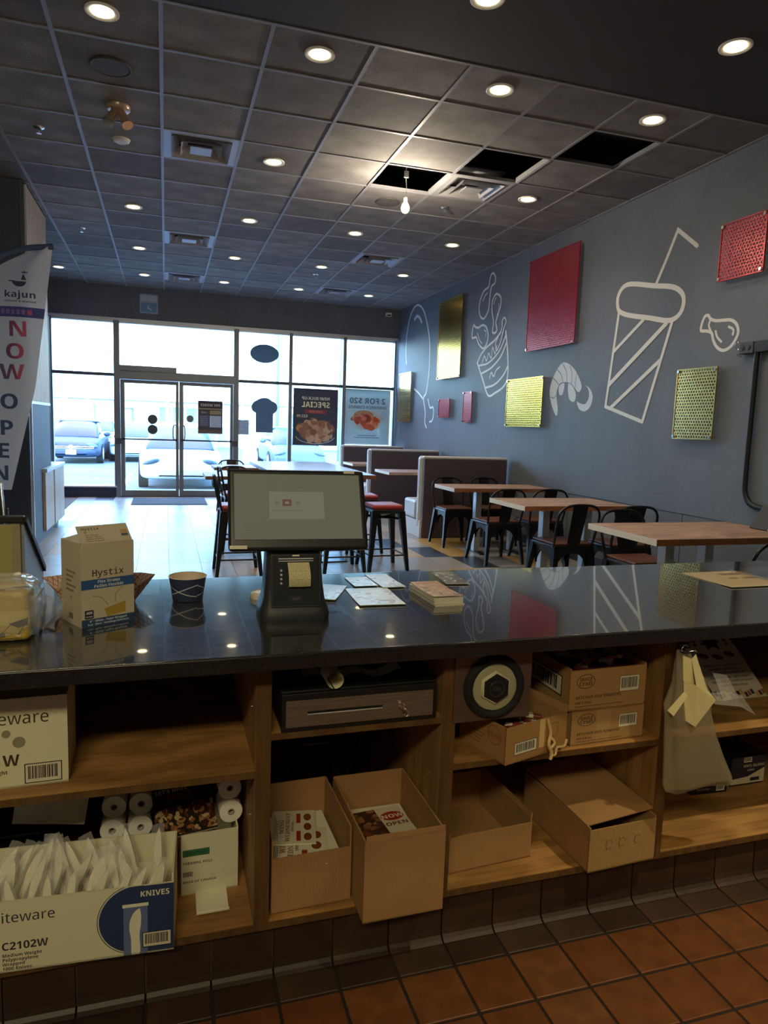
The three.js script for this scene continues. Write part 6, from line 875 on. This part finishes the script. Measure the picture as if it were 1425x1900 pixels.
{ // shop row across the lot
  const t = thing('shop_row', 'long white shop building with a grey canopy across the lot', 'building', [0, GY, -44]);
  const wall = std(0xeceae4, 0.85), can = std(0xb9bdc0, 0.7), win = phys(0x7f909c, 0.15, { clearcoat: 1 });
  mesh('shop_wall', bb(-40, 0, -6, 40, 5.2, 0), wall, t); mesh('canopy', bb(-40, 2.6, 0, 40, 3.15, 2.2), can, t); mesh('cornice', bb(-40.2, 5.1, -6.2, 40.2, 5.35, 0.15), can, t);
  for (let k = -10; k < 13; k++) { const x = k * 2.6 - 0.4; if ((k % 4 + 4) % 4 === 3) { const d = mesh('shop_door', bb(x + 0.2, 0.1, 0, x + 1.2, 2.2, 0.05), std(0x5f6f7c, 0.5), t); mesh('door_pane', bb(x + 0.3, 0.5, 0.05, x + 1.1, 2.1, 0.06), win, d); } else for (let r = 0; r < 2; r++) for (let c = 0; c < 3; c++) { const a = x + c * 0.78, y = 0.35 + r * 1.05; const f = mesh('window', bb(a, y, 0, a + 0.7, y + 0.95, 0.06), can, t); mesh('pane', bb(a + 0.05, y + 0.05, 0.06, a + 0.65, y + 0.9, 0.07), win, f); } }
  for (let k = -8; k < 10; k++) mesh('canopy_post', bb(k * 4.2, 0, 1.9, k * 4.2 + 0.18, 2.6, 2.08), wall, t);
  const s = thing('shop_sign', 'grey shop sign with white letters above the far canopy', 'sign', [-5.4, GY + 3.76, -42.4]);
  mesh('sign_board', cb(0, 0, 0, 1.9, 1.2, 0.12), std(0x8d959c, 0.7), s); P.far = print(256, 160, (g) => { g.fillStyle = '#9aa1a8'; g.fillRect(0, 0, 256, 160); txt(g, 'kimbl', 128, 50, 70, '#f4f4f4', 'sans-serif', 'center'); txt(g, 'ookioo', 128, 118, 62, '#f4f4f4', 'sans-serif', 'center'); }); mesh('sign_face', new THREE.BoxGeometry(1.8, 1.1, 0.02).translate(0, 0, 0.07), std(0xffffff, 0.7, { map: P.far }), s);
  const p = thing('lamp_post', 'slim grey parking lot lamp post', 'lamp post', [5.3, GY, -35]); mesh('post', cyl(0, 0, 0, 0.09, 0.06, 8, 12), M.aluDark, p); mesh('lamp_arm', cb(0.4, 8.0, 0, 0.9, 0.1, 0.2, 0.03), M.aluDark, p);
  const p2 = dup(p, [7.3, GY, -30], 0, 'thick pale parking lot lamp post');
  const b = thing('street_banner', 'white feather banner standing in the parking lot', 'banner', [-5.6, GY, -38.5]); const bs = new THREE.Shape(); bs.moveTo(0, 0.5); bs.bezierCurveTo(0.1, 1.5, 0.5, 2.4, 0.9, 3.0); bs.lineTo(0.85, 2.2); bs.bezierCurveTo(0.6, 1.6, 0.5, 1, 0.45, 0.5); mesh('banner_cloth', new THREE.ExtrudeGeometry(bs, { depth: 0.02, bevelEnabled: false }), M.white, b); mesh('banner_pole', rod([0, 0, 0], [0.02, 1.6, 0], 0.03, 0.025, 8), M.aluDark, b);
  const a = thing('pavement_sign', 'white folding pavement sign outside the window', 'sign', [3.15, GY, -27.5]); for (const sz of [-1, 1]) mesh('sign_leaf', bar([0, 0, sz * 0.28], [0, 1.0, sz * 0.03], 0.55, 0.03), M.white, a); for (const sx of [-1, 1]) mesh('sign_hinge', rod([sx * 0.24, 0.99, -0.04], [sx * 0.24, 0.99, 0.04], 0.02, 0.02, 8), M.aluDark, a);
}
for (const o of scene.children) if (o.isMesh || o.isGroup) o.traverse(m => { if (m.isMesh) m.castShadow = m.receiveShadow = true; });
renderer.render(scene, camera);
